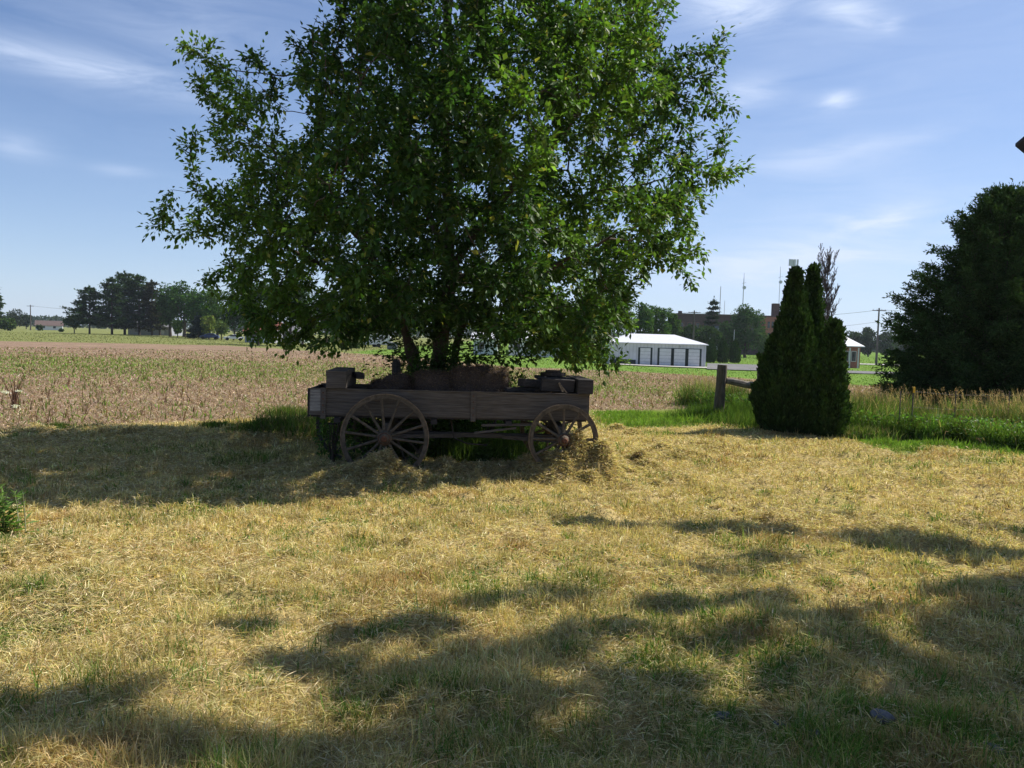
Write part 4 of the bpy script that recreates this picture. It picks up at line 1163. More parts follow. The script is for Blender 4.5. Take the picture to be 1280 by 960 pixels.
    b = at(606, 480, 13.9); bush(b, 1.6, 1.8, 'leafy undergrowth at the right foot of the big tree', n=3800, L=.085)
    b = at(416, 468, 12.0); bush(b, .5, 1.0, 'small leafy weed poking up behind the left timbers', n=500, L=.06)
    # low bough reaching left over the timbers belongs to the sapling
    # stones in the lawn
    for (px, py, s, lab) in [(905, 889, .045, 'largest grey stone in the shaded grass at the bottom of the lawn'), (1103, 913, .05, 'flat bluish stone in the grass near the bottom right corner'),
                             (975, 905, .03, 'small grey stone between the two larger stones'), (1020, 934, .04, 'dark stone at the bottom edge, left of the corner stone'), (315, 946, .03, 'small pale stone at the bottom, left of the middle'),
                             (897, 908, .03, 'half buried stone just below the largest stone'), (1238, 950, .05, 'dark stone in the bottom right corner')]:
        gpt = G(px, py); rng = np.random.default_rng(px)
        u = np.linspace(0, math.pi, 9); v = np.linspace(0, 2 * math.pi, 13)[:-1]; V = []
        for a in u:
            for b_ in v:
                d = np.array([math.sin(a) * math.cos(b_), math.sin(a) * math.sin(b_), math.cos(a)]); rr = 1 + .35 * (vnoise(np.array([d[0] * 1.5 + px]), np.array([d[1] * 1.5 + d[2]]), 3)[0] - .5)
                V.append(d * rr * np.array([s * 1.2, s, s * .55]))
        Fq = [(i * 12 + j, i * 12 + (j + 1) % 12, (i + 1) * 12 + (j + 1) % 12, (i + 1) * 12 + j) for i in range(8) for j in range(12)]
        o = tri_mesh('stone', np.array(V), np.array(Fq), 'stone', smooth=True); o.location = (gpt[0], gpt[1], float(h1(gpt[0], gpt[1])) + s * .12); o.rotation_euler = (.1, .1, rng.uniform(0, 3)); tag(o, lab, 'stone')
small_plants()

# ================================================================== FENCES
def rail_fence():
    for (px, ptop, w, lab, lean) in [(903, 456, .145, 'rough wooden fence post standing free left of the arborvitae clump', .04), (952, 459, .12, 'second fence post, half hidden behind the tallest arborvitae', .0)]:
        t = at(px, ptop, 22.); gz = float(h0(t[0], t[1])); H = t[2] - gz
        root = empty('fence_post', (t[0], t[1], gz), 0, lab, 'fence post')
        m = MB(); P = [(-lean * 1.5 * (1 - f), RNG.normal() * .004, H * f) for f in (0, .3, .6, .9, 1)]
        m.tube([(p[0], p[1], p[2]) for p in P], [w, w * 1.03, w * .93, w * .97, w * .9], 10); m.build('post', 'post_wood', root, bevel=.01)
    a, b = at(908, 476, 22.), at(954, 484, 22.05)
    m = MB(); mid = (a + b) / 2; P = [a + (b - a) * f - mid + np.array([0, 0, .01 * math.sin(f * 9)]) for f in np.linspace(0, 1, 7)]
    m.tube(P, [.085, .1, .105, .1, .11, .11, .1], 10); o = m.build('fence_rail', 'rail_wood'); o.location = tuple(mid); tag(o, 'weathered round wooden rail between the two fence posts', 'fence rail')
rail_fence()
def wire_fence():
    px_ = [1126, 1142, 1195, 1262, 1330]; P = []
    root = None
    for i, px in enumerate(px_):
        t = at(px, 484 if i == 1 else 489, 18.4 + .01 * (px - 1126) * .3); gz = float(h0(t[0], t[1])); P.append((t[0], t[1], gz, t[2] - gz))
    root = empty('wire_fence', (P[0][0], P[0][1], P[0][2]), 0, 'thin wire fence with slim posts in front of the cedar', 'wire fence')
    o = np.array(P[0][:3])
    for (x, y, z, H) in P:
        m = MB(); m.tube([np.array((x, y, z)) - o, np.array((x, y, z + H)) - o], .013, 6); m.build('post', 'pole_wood', root)
    for f in (.92, .62):
        m = MB()
        for a, b in zip(P[:-1], P[1:]): m.tube([np.array((a[0], a[1], a[2] + a[3] * f)) - o, np.array((b[0], b[1], b[2] + b[3] * f)) - o], .0025, 4, cap=False)
        m.build('wire', 'iron', root)
    x, y, z, H = P[1]; m = MB(); m.box(np.array((x, y - .03, z + H * .95)) - o, (.05, .03, .14)); m.build('insulator', 'yellow_plastic', root, bevel=.01)
wire_fence()

# ================================================================== BACKGROUND TREES
def gbase(px, Y):
    p = at(px, 430, Y); return np.array([p[0], p[1], float(h0(p[0], p[1]))])
def broad(px, Y, ptop, wpx, label, col=(.05, .095, .02), seed=None, clear=.12, n=4200, cs=None, name='broadleaf_tree', group=None, cat='tree', skew=0, trunk=.03):
    seed = seed if seed is not None else int(px * 7 + Y)
    rng = np.random.default_rng(abs(seed)); b = gbase(px, Y); H = at(px, ptop, Y)[2] - b[2]; Rm = wpx / 2 / F * Y
    root = empty(name, b, 0, label, cat, group)
    cz0, cz1 = H * clear, H; cc = np.array([skew, 0, (cz0 + cz1) / 2]); hd = np.array([Rm, Rm, (cz1 - cz0) / 2])
    nb = 34; q = rng.normal(size=(nb, 3)); q *= rng.uniform(.35, 1, (nb, 1)) ** .5 / np.linalg.norm(q, axis=1, keepdims=True)
    bc = cc + q * hd * .74; br = rng.uniform(.2, .36, nb) * min(Rm * 1.15, H * .4)
    k = rng.integers(0, nb, n); d = rng.normal(size=(n, 3)); d /= np.linalg.norm(d, axis=1, keepdims=True)
    p = bc[k] + d * br[k][:, None] * rng.uniform(.55, 1.08, (n, 1)) * np.array([1, 1, .85])
    p[:, 2] = np.clip(p[:, 2], H * .02, None)
    cs = cs or np.clip(Y * .0026, .12, .62)
    L = cs * rng.uniform(.6, 1.4, n)
    V, T = leaves(p, d + rng.normal(size=(n, 3)) * .8, d + np.array([0, 0, .5]) + rng.normal(size=(n, 3)) * .5, L, L * .7, fold=.1)
    tri_mesh('crown', V, T, 'far_leaf', root, col=rep(jitcol(np.array(col), n, .24, .07, rng), 4))
    m = MB(); tr = H * trunk; m.tube([(0, 0, -.1), (rng.normal() * .1, 0, H * clear), (skew * .6, 0, H * .6)], [tr, tr * .8, tr * .2], 8)
    for _ in range(4):
        e = bc[rng.integers(0, nb)]; m.tube([(0, 0, H * clear), tuple(e)], [tr * .5, tr * .12], 5)
    m.build('trunk', 'bark', root)
    return root

def pine(px, Y, ptop, wpx, label, col=(.042, .075, .028), seed=None, clear=.14, tiers=13, name='pine_tree', group=None, cone=.5, lop=0.0):
    seed = seed if seed is not None else int(px * 5 + Y)
    rng = np.random.default_rng(seed); b = gbase(px, Y); H = at(px, ptop, Y)[2] - b[2]; Rm = wpx / 2 / F * Y
    root = empty(name, b, 0, label, 'pine tree' if name == 'pine_tree' else 'spruce tree', group)
    A, B, P, Dd = [], [], [], []
    for i in range(tiers):
        u = (i + .5) / tiers; z = H * (clear + (1 - clear) * u)
        rad0 = Rm * ((1 - u) ** cone) * rng.uniform(.7, 1.1)
        nb = 9
        for j in range(nb):
            t = rng.uniform(0, 6.28); rad = rad0 * rng.uniform(.55, 1.15)
            if lop and math.cos(t) < 0 and rng.uniform() < .5: rad *= 1 + lop
            e = np.array([math.cos(t) * rad, math.sin(t) * rad, z + rad * rng.uniform(-.05, .22)]); s = np.array([0, 0, z])
            A.append(s); B.append(e); m = int(34 + 60 * rad / max(Rm, .1))
            f = rng.uniform(.25, 1.03, (m, 1)); P.append(s + (e - s) * f + rng.normal(size=(m, 3)) * np.array([.09, .09, .035]) * (Rm * .8 + .3)); Dd.append(np.tile(e - s, (m, 1)))
    P = np.vstack(P); Dd = np.vstack(Dd); n = len(P)
    P = np.vstack([P, np.array([0, 0, H * .98]) + rng.normal(size=(30, 3)) * [.2, .2, .35]]); Dd = np.vstack([Dd, np.tile([0, 0, 1.], (30, 1))]); n = len(P)
    cs = np.clip(Y * .003, .12, .75); L = cs * rng.uniform(.6, 1.4, n)
    V, T = leaves(P, Dd / np.linalg.norm(Dd, axis=1, keepdims=True) + rng.normal(size=(n, 3)) * .5, np.array([0, 0, 1.]) + rng.normal(size=(n, 3)) * .5, L, L * .5, fold=.1)
    tri_mesh('foliage', V, T, 'needle', root, col=rep(jitcol(col, n, .22, .06, rng), 4))
    m = MB(); m.tube([(0, 0, -.1), (0, 0, H * .5), (0, 0, H * .98)], [H * .022, H * .014, .03], 8); V0 = np.array(m.v); F0 = np.array([f for f in m.f if len(f) == 4])
    V1, T1 = tubes(np.array(A), np.array(B), np.full(len(A), H * .004), np.full(len(A), .02), 4)
    tri_mesh('trunk', np.vstack([V0, V1]), np.vstack([F0, T1 + len(V0)]), 'bark', root)
    return root

GP = 'dark pines beyond the left of the field'
pine(112, 221, 360, 42, 'ragged pine at the left end of the pine row, one bough reaching left', lop=.5, clear=.2, tiers=11)
pine(140, 222, 349, 52, 'tall dark pine, second from the left of the pine row', clear=.12, cone=.45)
pine(156, 228, 342, 58, 'tallest and broadest pine of the row beyond the field', clear=.1, cone=.4, tiers=15)
pine(174, 226, 345, 44, 'tall pine right behind the tallest one', clear=.15, cone=.4, col=(.04, .075, .025))
pine(190, 224, 353, 34, 'narrow brownish dark pine in the middle of the far row', col=(.045, .05, .028), clear=.1, cone=.4)
broad(93, 226, 393, 24, 'small round dark tree left of the pine row', col=(.035, .06, .02), clear=.3, n=1500)
TG = 'broadleaf trees beyond the left of the field'
broad(213, 215, 345, 36, 'tall green tree right of the brownish pine', col=(.045, .09, .02))
broad(230, 210, 342, 44, 'broad green tree rising highest right of the pine row', col=(.04, .085, .02), n=4000)
broad(251, 200, 352, 40, 'leafy green tree just left of the big tree\'s lowest bough', col=(.045, .10, .02))
broad(200, 232, 372, 30, 'lower green tree filling the gap between the pines and the broad tree', col=(.05, .10, .025))
broad(272, 190, 358, 46, 'light green tree under the big tree\'s left bough', col=(.07, .13, .025), n=4000)
broad(222, 196, 398, 13, 'small light green tree in front of the dark row', col=(.10, .16, .03), n=900, clear=.2)
pine(248, 188, 396, 28, 'low bluish spruce in front of the broadleaf trees', col=(.045, .07, .055), name='spruce_tree', clear=.02, cone=.8, tiers=9)
broad(277, 180, 396, 18, 'small pale green tree right of the bluish spruce', col=(.10, .15, .04), n=900, clear=.15)
broad(261, 184, 392, 20, 'bright yellowish green shrub tree behind the bluish spruce', col=(.13, .17, .035), n=900, clear=.1)
for (px, Y, pt, w, lab, col) in [(292, 175, 368, 40, 'dark tree beyond the field left of the red roofed house', (.035, .07, .02)), (323, 128, 345, 46, 'tree with a bare trunk standing before the red roofed house', (.045, .09, .02)),
                                 (362, 126, 342, 44, 'tree with a dark trunk right of the pale green house', (.04, .08, .02)), (378, 124, 348, 40, 'thick trunked tree beyond the field, behind the big tree\'s left side', (.045, .085, .02)),
                                 (408, 128, 360, 34, 'slim tree beyond the field between the thick trunk and the round bush', (.04, .08, .02)), (427, 150, 372, 42, 'dark tree behind the round bush', (.035, .07, .02)),
                                 (468, 160, 370, 46, 'dark tree standing over the white trailer', (.035, .07, .02)), (512, 170, 372, 46, 'tree seen behind the big tree\'s trunk', (.05, .10, .02)),
                                 (560, 175, 372, 44, 'green tree right behind the big trunk', (.05, .10, .02)), (608, 160, 375, 40, 'tree behind the white house', (.05, .10, .02)),
                                 (652, 165, 378, 44, 'tree behind the low white building, left one', (.05, .09, .02)), (700, 160, 368, 46, 'tree behind the low white building, right one', (.05, .1, .02)),
                                 (738, 150, 350, 50, 'grey green tree behind the left end of the garage', (.07, .115, .035)), (768, 140, 346, 52, 'pale willowy tree behind the garage roof', (.085, .13, .045)),
                                 (800, 150, 370, 36, 'mid green tree behind the middle of the garage', (.06, .12, .025)), (824, 155, 374, 34, 'bright green tree left of the brick school', (.065, .13, .025)), (842, 160, 388, 22, 'short tree at the left corner of the brick school', (.06, .115, .025))]:
    broad(px, Y, pt, w, lab, col=col, clear=.22 if px < 420 else .12, trunk=.022)
broad(444, 122, 426, 17, 'small round clipped bush on the far lawn', col=(.09, .15, .03), n=900, clear=.0, name='round_bush', cat='bush')
broad(392, 124, 429, 13, 'low yellowish shrub at the far edge of the field', col=(.13, .17, .04), n=500, clear=.0, name='low_shrub', cat='bush')
broad(406, 123, 430, 14, 'low green shrub beside the yellowish one', col=(.10, .15, .04), n=500, clear=.0, name='low_shrub', cat='bush')
broad(350, 126, 427, 8, 'tiny light green shrub in front of the pale green house', col=(.14, .2, .04), n=300, clear=.0, name='low_shrub', cat='bush')
# right, in front of the school
broad(866, 185, 401, 44, 'low dark tree before the school\'s left wing', col=(.035, .065, .02)); broad(884, 175, 405, 38, 'dark tree behind the row of small arborvitae', col=(.04, .075, .02))
pine(890, 190, 376, 26, 'ragged dark spruce standing against the school wall', col=(.035, .06, .025), name='spruce_tree', clear=.1, cone=.5, tiers=10)
broad(932, 180, 374, 54, 'big round tree in front of the brick school', col=(.05, .10, .03), n=5600, clear=.06)
broad(955, 176, 412, 24, 'lighter tree at the right side of the big round one', col=(.075, .13, .035), n=1800, clear=.05)
broad(908, 178, 398, 34, 'dark leafy tree left of the big round one', col=(.04, .08, .025), n=2500, clear=.05)
def column_tree(px, Y, ptop, wpx, label):
    rng = np.random.default_rng(px); b = gbase(px, Y); H = at(px, ptop, Y)[2] - b[2]; Rm = wpx / 2 / F * Y; n = 2200
    root = empty('arborvitae', b, 0, label, 'arborvitae', 'row of small arborvitae by the road')
    z = rng.uniform(0, 1, n); t = rng.uniform(0, 6.28, n); r = np.interp(z, [0, .1, .35, .6, .85, 1], [.75, .95, 1, .85, .45, .03]) * Rm * rng.uniform(.5, 1.06, n)
    p = np.stack([r * np.cos(t), r * np.sin(t), z * H * .95], 1); L = rng.uniform(.2, .45, n)
    V, T = leaves(p, np.array([0, 0, 1.]) + rng.normal(size=(n, 3)) * .3, np.stack([np.cos(t), np.sin(t), 0 * t], 1) + rng.normal(size=(n, 3)) * .5, L, L * .5)
    tri_mesh('foliage', V, T, 'needle', root, col=rep(jitcol((.04, .075, .02), n, .2), 4))
    m = MB(); m.tube([(0, 0, 0), (0, 0, H * .8)], [.12, .04], 6); m.build('trunk', 'bark', root)
column_tree(889, 125, 424, 15, 'small arborvitae nearest the garage'); column_tree(904, 126, 423, 15, 'middle one of three small arborvitae by the road'); column_tree(919, 127, 425, 15, 'small arborvitae farthest from the garage')
# far left
pine(-6, 250, 356, 30, 'spruce cut off by the left edge of the picture', name='spruce_tree', clear=.03, cone=.7)
broad(10, 248, 396, 20, 'low green bush beside the spruce at the left edge', col=(.06, .10, .025), n=900, clear=0, cat='bush', name='bush')
broad(19, 340, 384, 26, 'round dark tree between the left edge and the utility pole', col=(.035, .05, .03), n=2000, clear=0)
broad(33, 345, 389, 12, 'small tree beside the far utility pole', col=(.04, .06, .03), n=800, clear=.05)
broad(50, 285, 406, 8, 'tiny round bush on the lawn before the far house', col=(.04, .07, .025), n=400, clear=0, cat='bush', name='bush')
broad(77, 260, 411.5, 3, 'very small bush right of the far house', col=(.04, .07, .025), n=150, clear=0, cat='bush', name='bush')
# right tree line
for (px, Y, pt, w, lab) in [(1068, 265, 409, 30, 'far tree behind the brick house\'s roof'), (1086, 260, 407, 30, 'far tree left of the right hand utility pole'), (1108, 255, 410, 34, 'far tree behind the utility pole'),
                            (1135, 262, 405, 34, 'far tree behind the left side of the cedar'), (1165, 270, 404, 40, 'far tree seen through the cedar'), (1050, 270, 412, 24, 'far tree behind the white roof'), (1205, 270, 404, 40, 'far tree hidden mostly by the cedar')]:
    broad(px, Y, pt, w, lab, col=(.04, .07, .028), clear=.0, n=3200)
# distant woods as one mass
def woods():
    rng = np.random.default_rng(77); P = []; 
    for (p0, p1, Y, base_h, k) in [(-260, 140, 700, 8.5, 9000), (120, 620, 620, 9, 9000), (600, 1010, 560, 8, 7000), (960, 1700, 480, 7, 12000), (-900, -240, 600, 10, 6000)]:
        px = rng.uniform(p0, p1, k); yy = Y + rng.uniform(-18, 18, k); q = at_many(px, np.full(k, 430.), yy)
        top = base_h * (.62 + .55 * fbm(q[:, 0] * .05, q[:, 1] * 0, 8)); z = rng.uniform(0, 1, k) ** .7 * top
        P.append(np.stack([q[:, 0], q[:, 1], h0(q[:, 0], q[:, 1]) + z], 1))
    P = np.vstack(P); n = len(P); L = rng.uniform(1.2, 2.6, n)
    V, T = leaves(P, rdir(n, rng), rdir(n, rng) + np.array([0, -.6, .8]), L, L * .75)
    o = tri_mesh('distant_woods', V, T, 'far_leaf', col=rep(jitcol((.04, .065, .032), n, .15), 4)); tag(o, 'low dark line of distant woods along the horizon', 'woods', kind='stuff')
woods()
# bare tree
def bare_tree():
    rng = np.random.default_rng(12); Y = 62.; b = gbase(1030, Y); H = at(1030, 318, Y)[2] - b[2]
    root = empty('bare_tree', b, 0, 'leafless dead tree with upright grey branches behind the arborvitae', 'tree')
    A, B, ra, rb = [], [], [], []
    def grow(p, d, L, r, lvl):
        k = 6; 
        for i in range(k):
            d = d + rng.normal(size=3) * .035 + np.array([0, 0, .05]); d /= np.linalg.norm(d); q = p + d * L / k
            A.append(p); B.append(q); ra.append(r * (1 - i / k * .75)); rb.append(r * (1 - (i + 1) / k * .75))
            if lvl < 3 and (i > 0 or lvl > 0):
                for _ in range(5 if lvl == 0 else 3):
                    if rng.uniform() < .97:
                        sd = rng.normal(size=3); sd[2] = abs(sd[2]) * .5; sd /= np.linalg.norm(sd); nd = d * .9 + sd * .5; nd /= np.linalg.norm(nd)
                        grow(q, nd, L * rng.uniform(.15, .25), r * .36 * (1 - i / k * .5), lvl + 1)
            p = q
    for (dx, hh) in ((-.05, .97), (.05, 1.0), (.12, .86), (-.13, .82)):
        grow(np.array([0, 0, 0.]), np.array([dx * .6, rng.normal() * .02, 1.]), H * hh * .84, .085, 0 if abs(dx) < .1 else 1)
    V, T = tubes(np.array(A), np.array(B), np.maximum(ra, .012), np.maximum(rb, .009), 4)
    tri_mesh('trunk', V, T, 'bark', root); print('bare', len(A))
bare_tree()

# ================================================================== BUILDINGS, POLES, ROADS
def wall_open(m_, x, z, w, h, y=0): m_.box((x, y, z), (w, .06, h))
def house(px0, px1, Y, eave, ridge, depth, label, walls, roof, kind='ridge_x', name='house', rz=0.0, wins=(), cat='house', over=.4, base=.0, hip=None):
    a = at(px0, 430, Y); b = at(px1, 430, Y); W = b[0] - a[0]; cx = (a[0] + b[0]) / 2; gz = float(h0(cx, Y))
    root = empty(name, (cx, Y, gz), rz, label, cat)
    m = MB(); m.box((0, depth / 2, eave / 2 - .2), (W, depth, eave + .4)); 
    if kind == 'ridge_y':                      # gable faces the camera
        m.add([(-W / 2, 0, eave), (W / 2, 0, eave), (0, 0, ridge), (-W / 2, depth, eave), (W / 2, depth, eave), (0, depth, ridge)], [(0, 1, 2), (5, 4, 3)])
    elif hip is None:
        m.add([(-W / 2, 0, eave), (-W / 2, depth, eave), (-W / 2, depth / 2, ridge), (W / 2, 0, eave), (W / 2, depth, eave), (W / 2, depth / 2, ridge)], [(0, 2, 1), (3, 4, 5)])
    m.build('wall', walls, root)
    m = MB(); o = over; t = .12
    if kind == 'ridge_y':
        e = ridge + (eave - ridge) * (W / 2 + o) / (W / 2); 
        for s in (-1, 1):
            m.add([(s * (W / 2 + o), -o, e), (0, -o, ridge), (0, depth + o, ridge), (s * (W / 2 + o), depth + o, e), (s * (W / 2 + o), -o, e + t), (0, -o, ridge + t), (0, depth + o, ridge + t), (s * (W / 2 + o), depth + o, e + t)],
                  [(0, 1, 2, 3), (4, 7, 6, 5), (0, 4, 5, 1), (3, 2, 6, 7), (0, 3, 7, 4)])
    elif hip:
        x0, x1 = -W / 2 - o, W / 2 + o; y0, y1 = -o, depth + o; h = hip
        m.add([(x0, y0, eave), (x1, y0, eave), (x1, y1, eave), (x0, y1, eave), (x0, y0, eave + t), (x1, y0, eave + t), (x1, y1, eave + t), (x0, y1, eave + t), (x0 + h, depth / 2, ridge), (x1 - h, depth / 2, ridge)],
              [(0, 3, 2, 1), (0, 1, 5, 4), (1, 2, 6, 5), (2, 3, 7, 6), (3, 0, 4, 7), (4, 5, 9, 8), (6, 7, 8, 9), (5, 6, 9), (7, 4, 8)])
    else:
        e = ridge + (eave - ridge) * (depth / 2 + o) / (depth / 2); x0, x1 = -W / 2 - o, W / 2 + o
        for (y0, y1) in ((-o, depth / 2), (depth + o, depth / 2)):
            m.add([(x0, y0, e), (x1, y0, e), (x1, y1, ridge), (x0, y1, ridge), (x0, y0, e + t), (x1, y0, e + t), (x1, y1, ridge + t), (x0, y1, ridge + t)],
                  [(0, 3, 2, 1), (4, 5, 6, 7), (0, 1, 5, 4), (1, 2, 6, 5), (3, 0, 4, 7)])
    m.build('roof', roof, root)
    for (x, z, w, h, kd) in wins:
        xx = (x - .5) * W
        if kd == 'window':
            q = MB(); q.box((xx, -.02, z), (w + .16, .06, h + .16)); wo = q.build('window', 'white_wall', root); q = MB(); q.box((xx, -.06, z), (w, .03, h)); q.build('pane', 'glass_dark', wo)
        elif kd == 'garage_door':
            q = MB(); q.box((xx, -.03, z), (w + .5, .05, h + .12)); wo = q.build('door_frame', 'dark_green_paint', root)
            q = MB()
            for i in range(5): q.box((xx, -.07, z - h / 2 + h / 5 * (i + .5)), (w, .04, h / 5 - .02))
            q.build('garage_door', 'white_siding', wo)
        elif kd == 'door':
            q = MB(); q.box((xx, -.03, z), (w, .06, h)); q.build('door', 'white_siding', root)
        elif kd == 'dark':
            q = MB(); q.box((xx, -.03, z), (w, .06, h)); q.build('skirting', 'dark_green_paint', root)
        elif kd == 'lamp':
            q = MB(); q.box((xx, -.08, z), (w, .14, h)); q.build('wall_lamp', 'galvanised', root)
        elif kd == 'pillar':
            q = MB(); q.box((xx, -.9, z), (w, .16, h)); q.build('porch_post', 'white_siding', root)
        elif kd == 'chimney':
            q = MB(); q.box((xx, depth * .4, z), (w, w, h)); q.build('chimney', 'brick', root)
    return root
# the garage: X positions as fractions of the front between px 762 and 883
fx = lambda p: (p - 762) / 121.
house(762, 883, 100, 2.75, 4.05, 9, 'long white garage with four overhead doors and a shallow metal roof', 'ribbed_wall', 'metal_roof', name='garage', cat='garage', hip=3.4, over=.25,
      wins=[(fx(807), 1.14, 1.3, 2.2, 'garage_door'), (fx(832), 1.14, 1.45, 2.2, 'garage_door'), (fx(850), 1.14, 1.4, 2.2, 'garage_door'), (fx(868), 1.14, 1.4, 2.2, 'garage_door'), (fx(780), .35, 3.1, .7, 'dark'), (fx(850), 2.5, .2, .14, 'lamp')])
house(995, 1076, 117, 3.15, 5.9, 8, 'small brick house with a bright white metal roof', 'brick', 'bright_roof', name='brick_house', hip=3.6, over=.45,
      wins=[(.78, 1.75, .7, 1.4, 'window'), (.90, 1.75, .6, 1.4, 'window'), (.64, 1.1, .9, 2.1, 'door'), (.80, 1.5, .16, 3.0, 'pillar'), (.93, 1.5, .16, 3.0, 'pillar'), (.62, 1.5, .16, 3.0, 'pillar'), (.3, 1.75, .8, 1.3, 'window')])
house(47, 76, 330, 1.9, 3.8, 9, 'low far house with a brown roof left of the pine row', 'white_wall', 'brown_roof', rz=.5, wins=[(.3, 1.2, 1, .9, 'window'), (.7, 1.2, 1, .9, 'window')])
house(306, 343, 150, 2.2, 3.9, 7, 'white house with a red roof beyond the field', 'shaded_wall', 'red_roof', wins=[(.3, 1.3, .9, .9, 'window'), (.7, 1.0, .9, 1.9, 'door')])
house(349, 376, 156, 2.3, 3.4, 7, 'pale green sided house right of the red roofed one', 'green_siding', 'grey_roof', wins=[(.3, 1.4, .8, .9, 'window'), (.75, 1.4, .8, .9, 'window')])
house(160, 214, 236, 2.6, 4.2, 8, 'bluish house hidden behind the pine trunks', 'shaded_wall', 'grey_roof', wins=[(.2, 1.5, 1.2, 1.2, 'window'), (.5, 1.5, 1.2, 1.2, 'window'), (.8, 1.3, 1, 2, 'door')])
house(592, 622, 112, 2.3, 3.1, 6, 'small white house seen right of the big trunk', 'white_siding', 'metal_roof', wins=[(.3, 1.3, 1, 1, 'window'), (.7, 1.1, .9, 2, 'door')])
house(636, 704, 118, 2.5, 3.7, 8, 'low white building seen under the big tree\'s right side', 'white_siding', 'metal_roof', wins=[(.15, 1.4, 1, 1, 'window'), (.45, 1.4, 1, 1, 'window'), (.75, 1.2, 2.4, 2.1, 'door')])
house(892, 903, 184, 4.6, 7.0, 4, 'narrow pale blue gable showing between dark trees', 'white_wall', 'grey_roof', kind='ridge_y', over=.15, wins=[(.5, 3.8, .7, .9, 'window')])
def school():
    Y = 230.; a = at(848, 393, Y); b = at(985, 393, Y); gz = float(h0(a[0], Y)); H = a[2] - gz
    root = empty('school', ((a[0] + b[0]) / 2, Y, gz), 0, 'large old brick school with a flat roof behind the trees', 'school')
    W = b[0] - a[0]; m = MB(); m.box((0, 8, H / 2), (W, 16, H)); m.build('wall', 'brick_dark', root)
    m = MB(); m.box((0, 8, H + .2), (W + .5, 16.5, .35)); m.build('cornice', 'brown_roof', root)
    for i in range(14):
        for z in (H * .32, H * .72):
            q = MB(); q.box((-W / 2 + W * (i + .5) / 14, -.03, z), (1.2, .1, 1.9)); w = q.build('window', 'brick', root); q = MB(); q.box((-W / 2 + W * (i + .5) / 14, -.1, z), (1.0, .06, 1.7)); q.build('pane', 'glass_dark', w)
    # stair tower of lighter brick
    t0, t1 = at(956, 396, Y - 4), at(975, 396, Y - 4); m = MB(); m.box(((t0[0] + t1[0]) / 2 - root.location[0], -2, (t0[2] - gz) / 2), (t1[0] - t0[0], 4, t0[2] - gz)); m.build('stair_tower', 'brick', root)
    for px in (961, 966):
        for py in (406, 420):
            p = at(px, py, Y - 4.05); q = MB(); q.box((p[0] - root.location[0], -4.03, p[2] - gz), (.7, .08, 1.8)); q.build('window', 'glass_dark', root)
    c0, c1 = at(968.5, 379, Y), at(976.5, 379, Y); m = MB(); m.box(((c0[0] + c1[0]) / 2 - root.location[0], 2, (c0[2] - gz) / 2 + H / 2), (c1[0] - c0[0], 1.8, c0[2] - gz - H)); m.build('chimney', 'brick_dark', root)
    m = MB(); p = at(851, 391, Y); m.box((p[0] - root.location[0], 1, H + .6), (1.0, 1.0, .9)); m.build('chimney', 'brick_dark', root)
school()
def mast(px, ptop, Y, r, label, name='antenna_mast', head=None, mat='white_wall', pb=None, cat='mast'):
    t = at(px, ptop, Y); gz = float(h0(t[0], t[1])); root = empty(name, (t[0], t[1], gz), 0, label, cat); H = t[2] - gz
    m = MB(); m.tube([(0, 0, 0), (0, 0, H * .6), (0, 0, H)], [r * 1.4, r, r * .8], 8); m.build('pole', mat, root)
    if head == 'dish':
        m = MB(); m.tube([(0.25, -.1, H * .88), (.25, .3, H * .88)], .5, 10); m.build('dish', mat, root)
        m = MB(); m.tube([(0, 0, H), (0, 0, H + 1.6)], .06, 6); m.tube([(-.5, 0, H * .93), (.8, 0, H * .95)], .05, 6); m.build('aerial', mat, root)
    if head == 'panels':
        for (dx, w) in ((-1.0, 1.35), (.15, .7), (1.05, .55)):
            q = MB(); q.box((dx, -.3, H - .85), (w, .35, 2.1)); q.build('antenna_panel', mat, root, bevel=.05)
        m = MB(); m.box((0, 0, H - 1.6), (2.9, .12, .12)); m.build('bracket', mat, root)
    if head == 'arms':
        m = MB(); m.box((0, -.12, H - .5), (2.6, .12, .14)); m.build('crossarm', mat, root)
        for dx in (-1.15, -.45, .45, 1.15): q = MB(); q.tube([(dx, -.12, H - .43), (dx, -.12, H - .22)], .05, 6); q.build('insulator', 'galvanised', root)
    return root, np.array([t[0], t[1], t[2]])
mast(901, 358, 236, .13, 'slim grey mast rising over the school roof, left one', head=None); mast(906, 376, 236, .08, 'thin short aerial beside the left mast')
mast(930, 348, 232, .14, 'tall pale mast with a dish above the big round tree', head='dish'); mast(975.5, 340, 240, .09, 'thin mast with a small dish beside the chimney', head='dish')
mast(992.5, 325, 250, .3, 'grey cell tower panels showing above the tallest arborvitae', name='cell_tower', head='panels', cat='cell tower')
mast(918, 412, 170, .07, 'white flagpole behind the row of small arborvitae', name='flagpole', cat='flagpole')
_, A1 = mast(868, 388, 170, .17, 'wooden utility pole in front of the school', name='utility_pole', head='arms', mat='pole_wood', cat='utility pole')
_, A2 = mast(1099, 385, 150, .17, 'wooden utility pole beside the cedar', name='utility_pole', head='arms', mat='pole_wood', cat='utility pole')
_, A3 = mast(38, 381, 300, .18, 'far wooden utility pole on the left, beside the low house', name='utility_pole', head='arms', mat='pole_wood', cat='utility pole')
_, A4 = mast(1480, 372, 140, .17, 'utility pole beyond the right edge', name='utility_pole', head='arms', mat='pole_wood', cat='utility pole')
_, A5 = mast(600, 380, 190, .17, 'utility pole hidden behind the big tree', name='utility_pole', head='arms', mat='pole_wood', cat='utility pole')
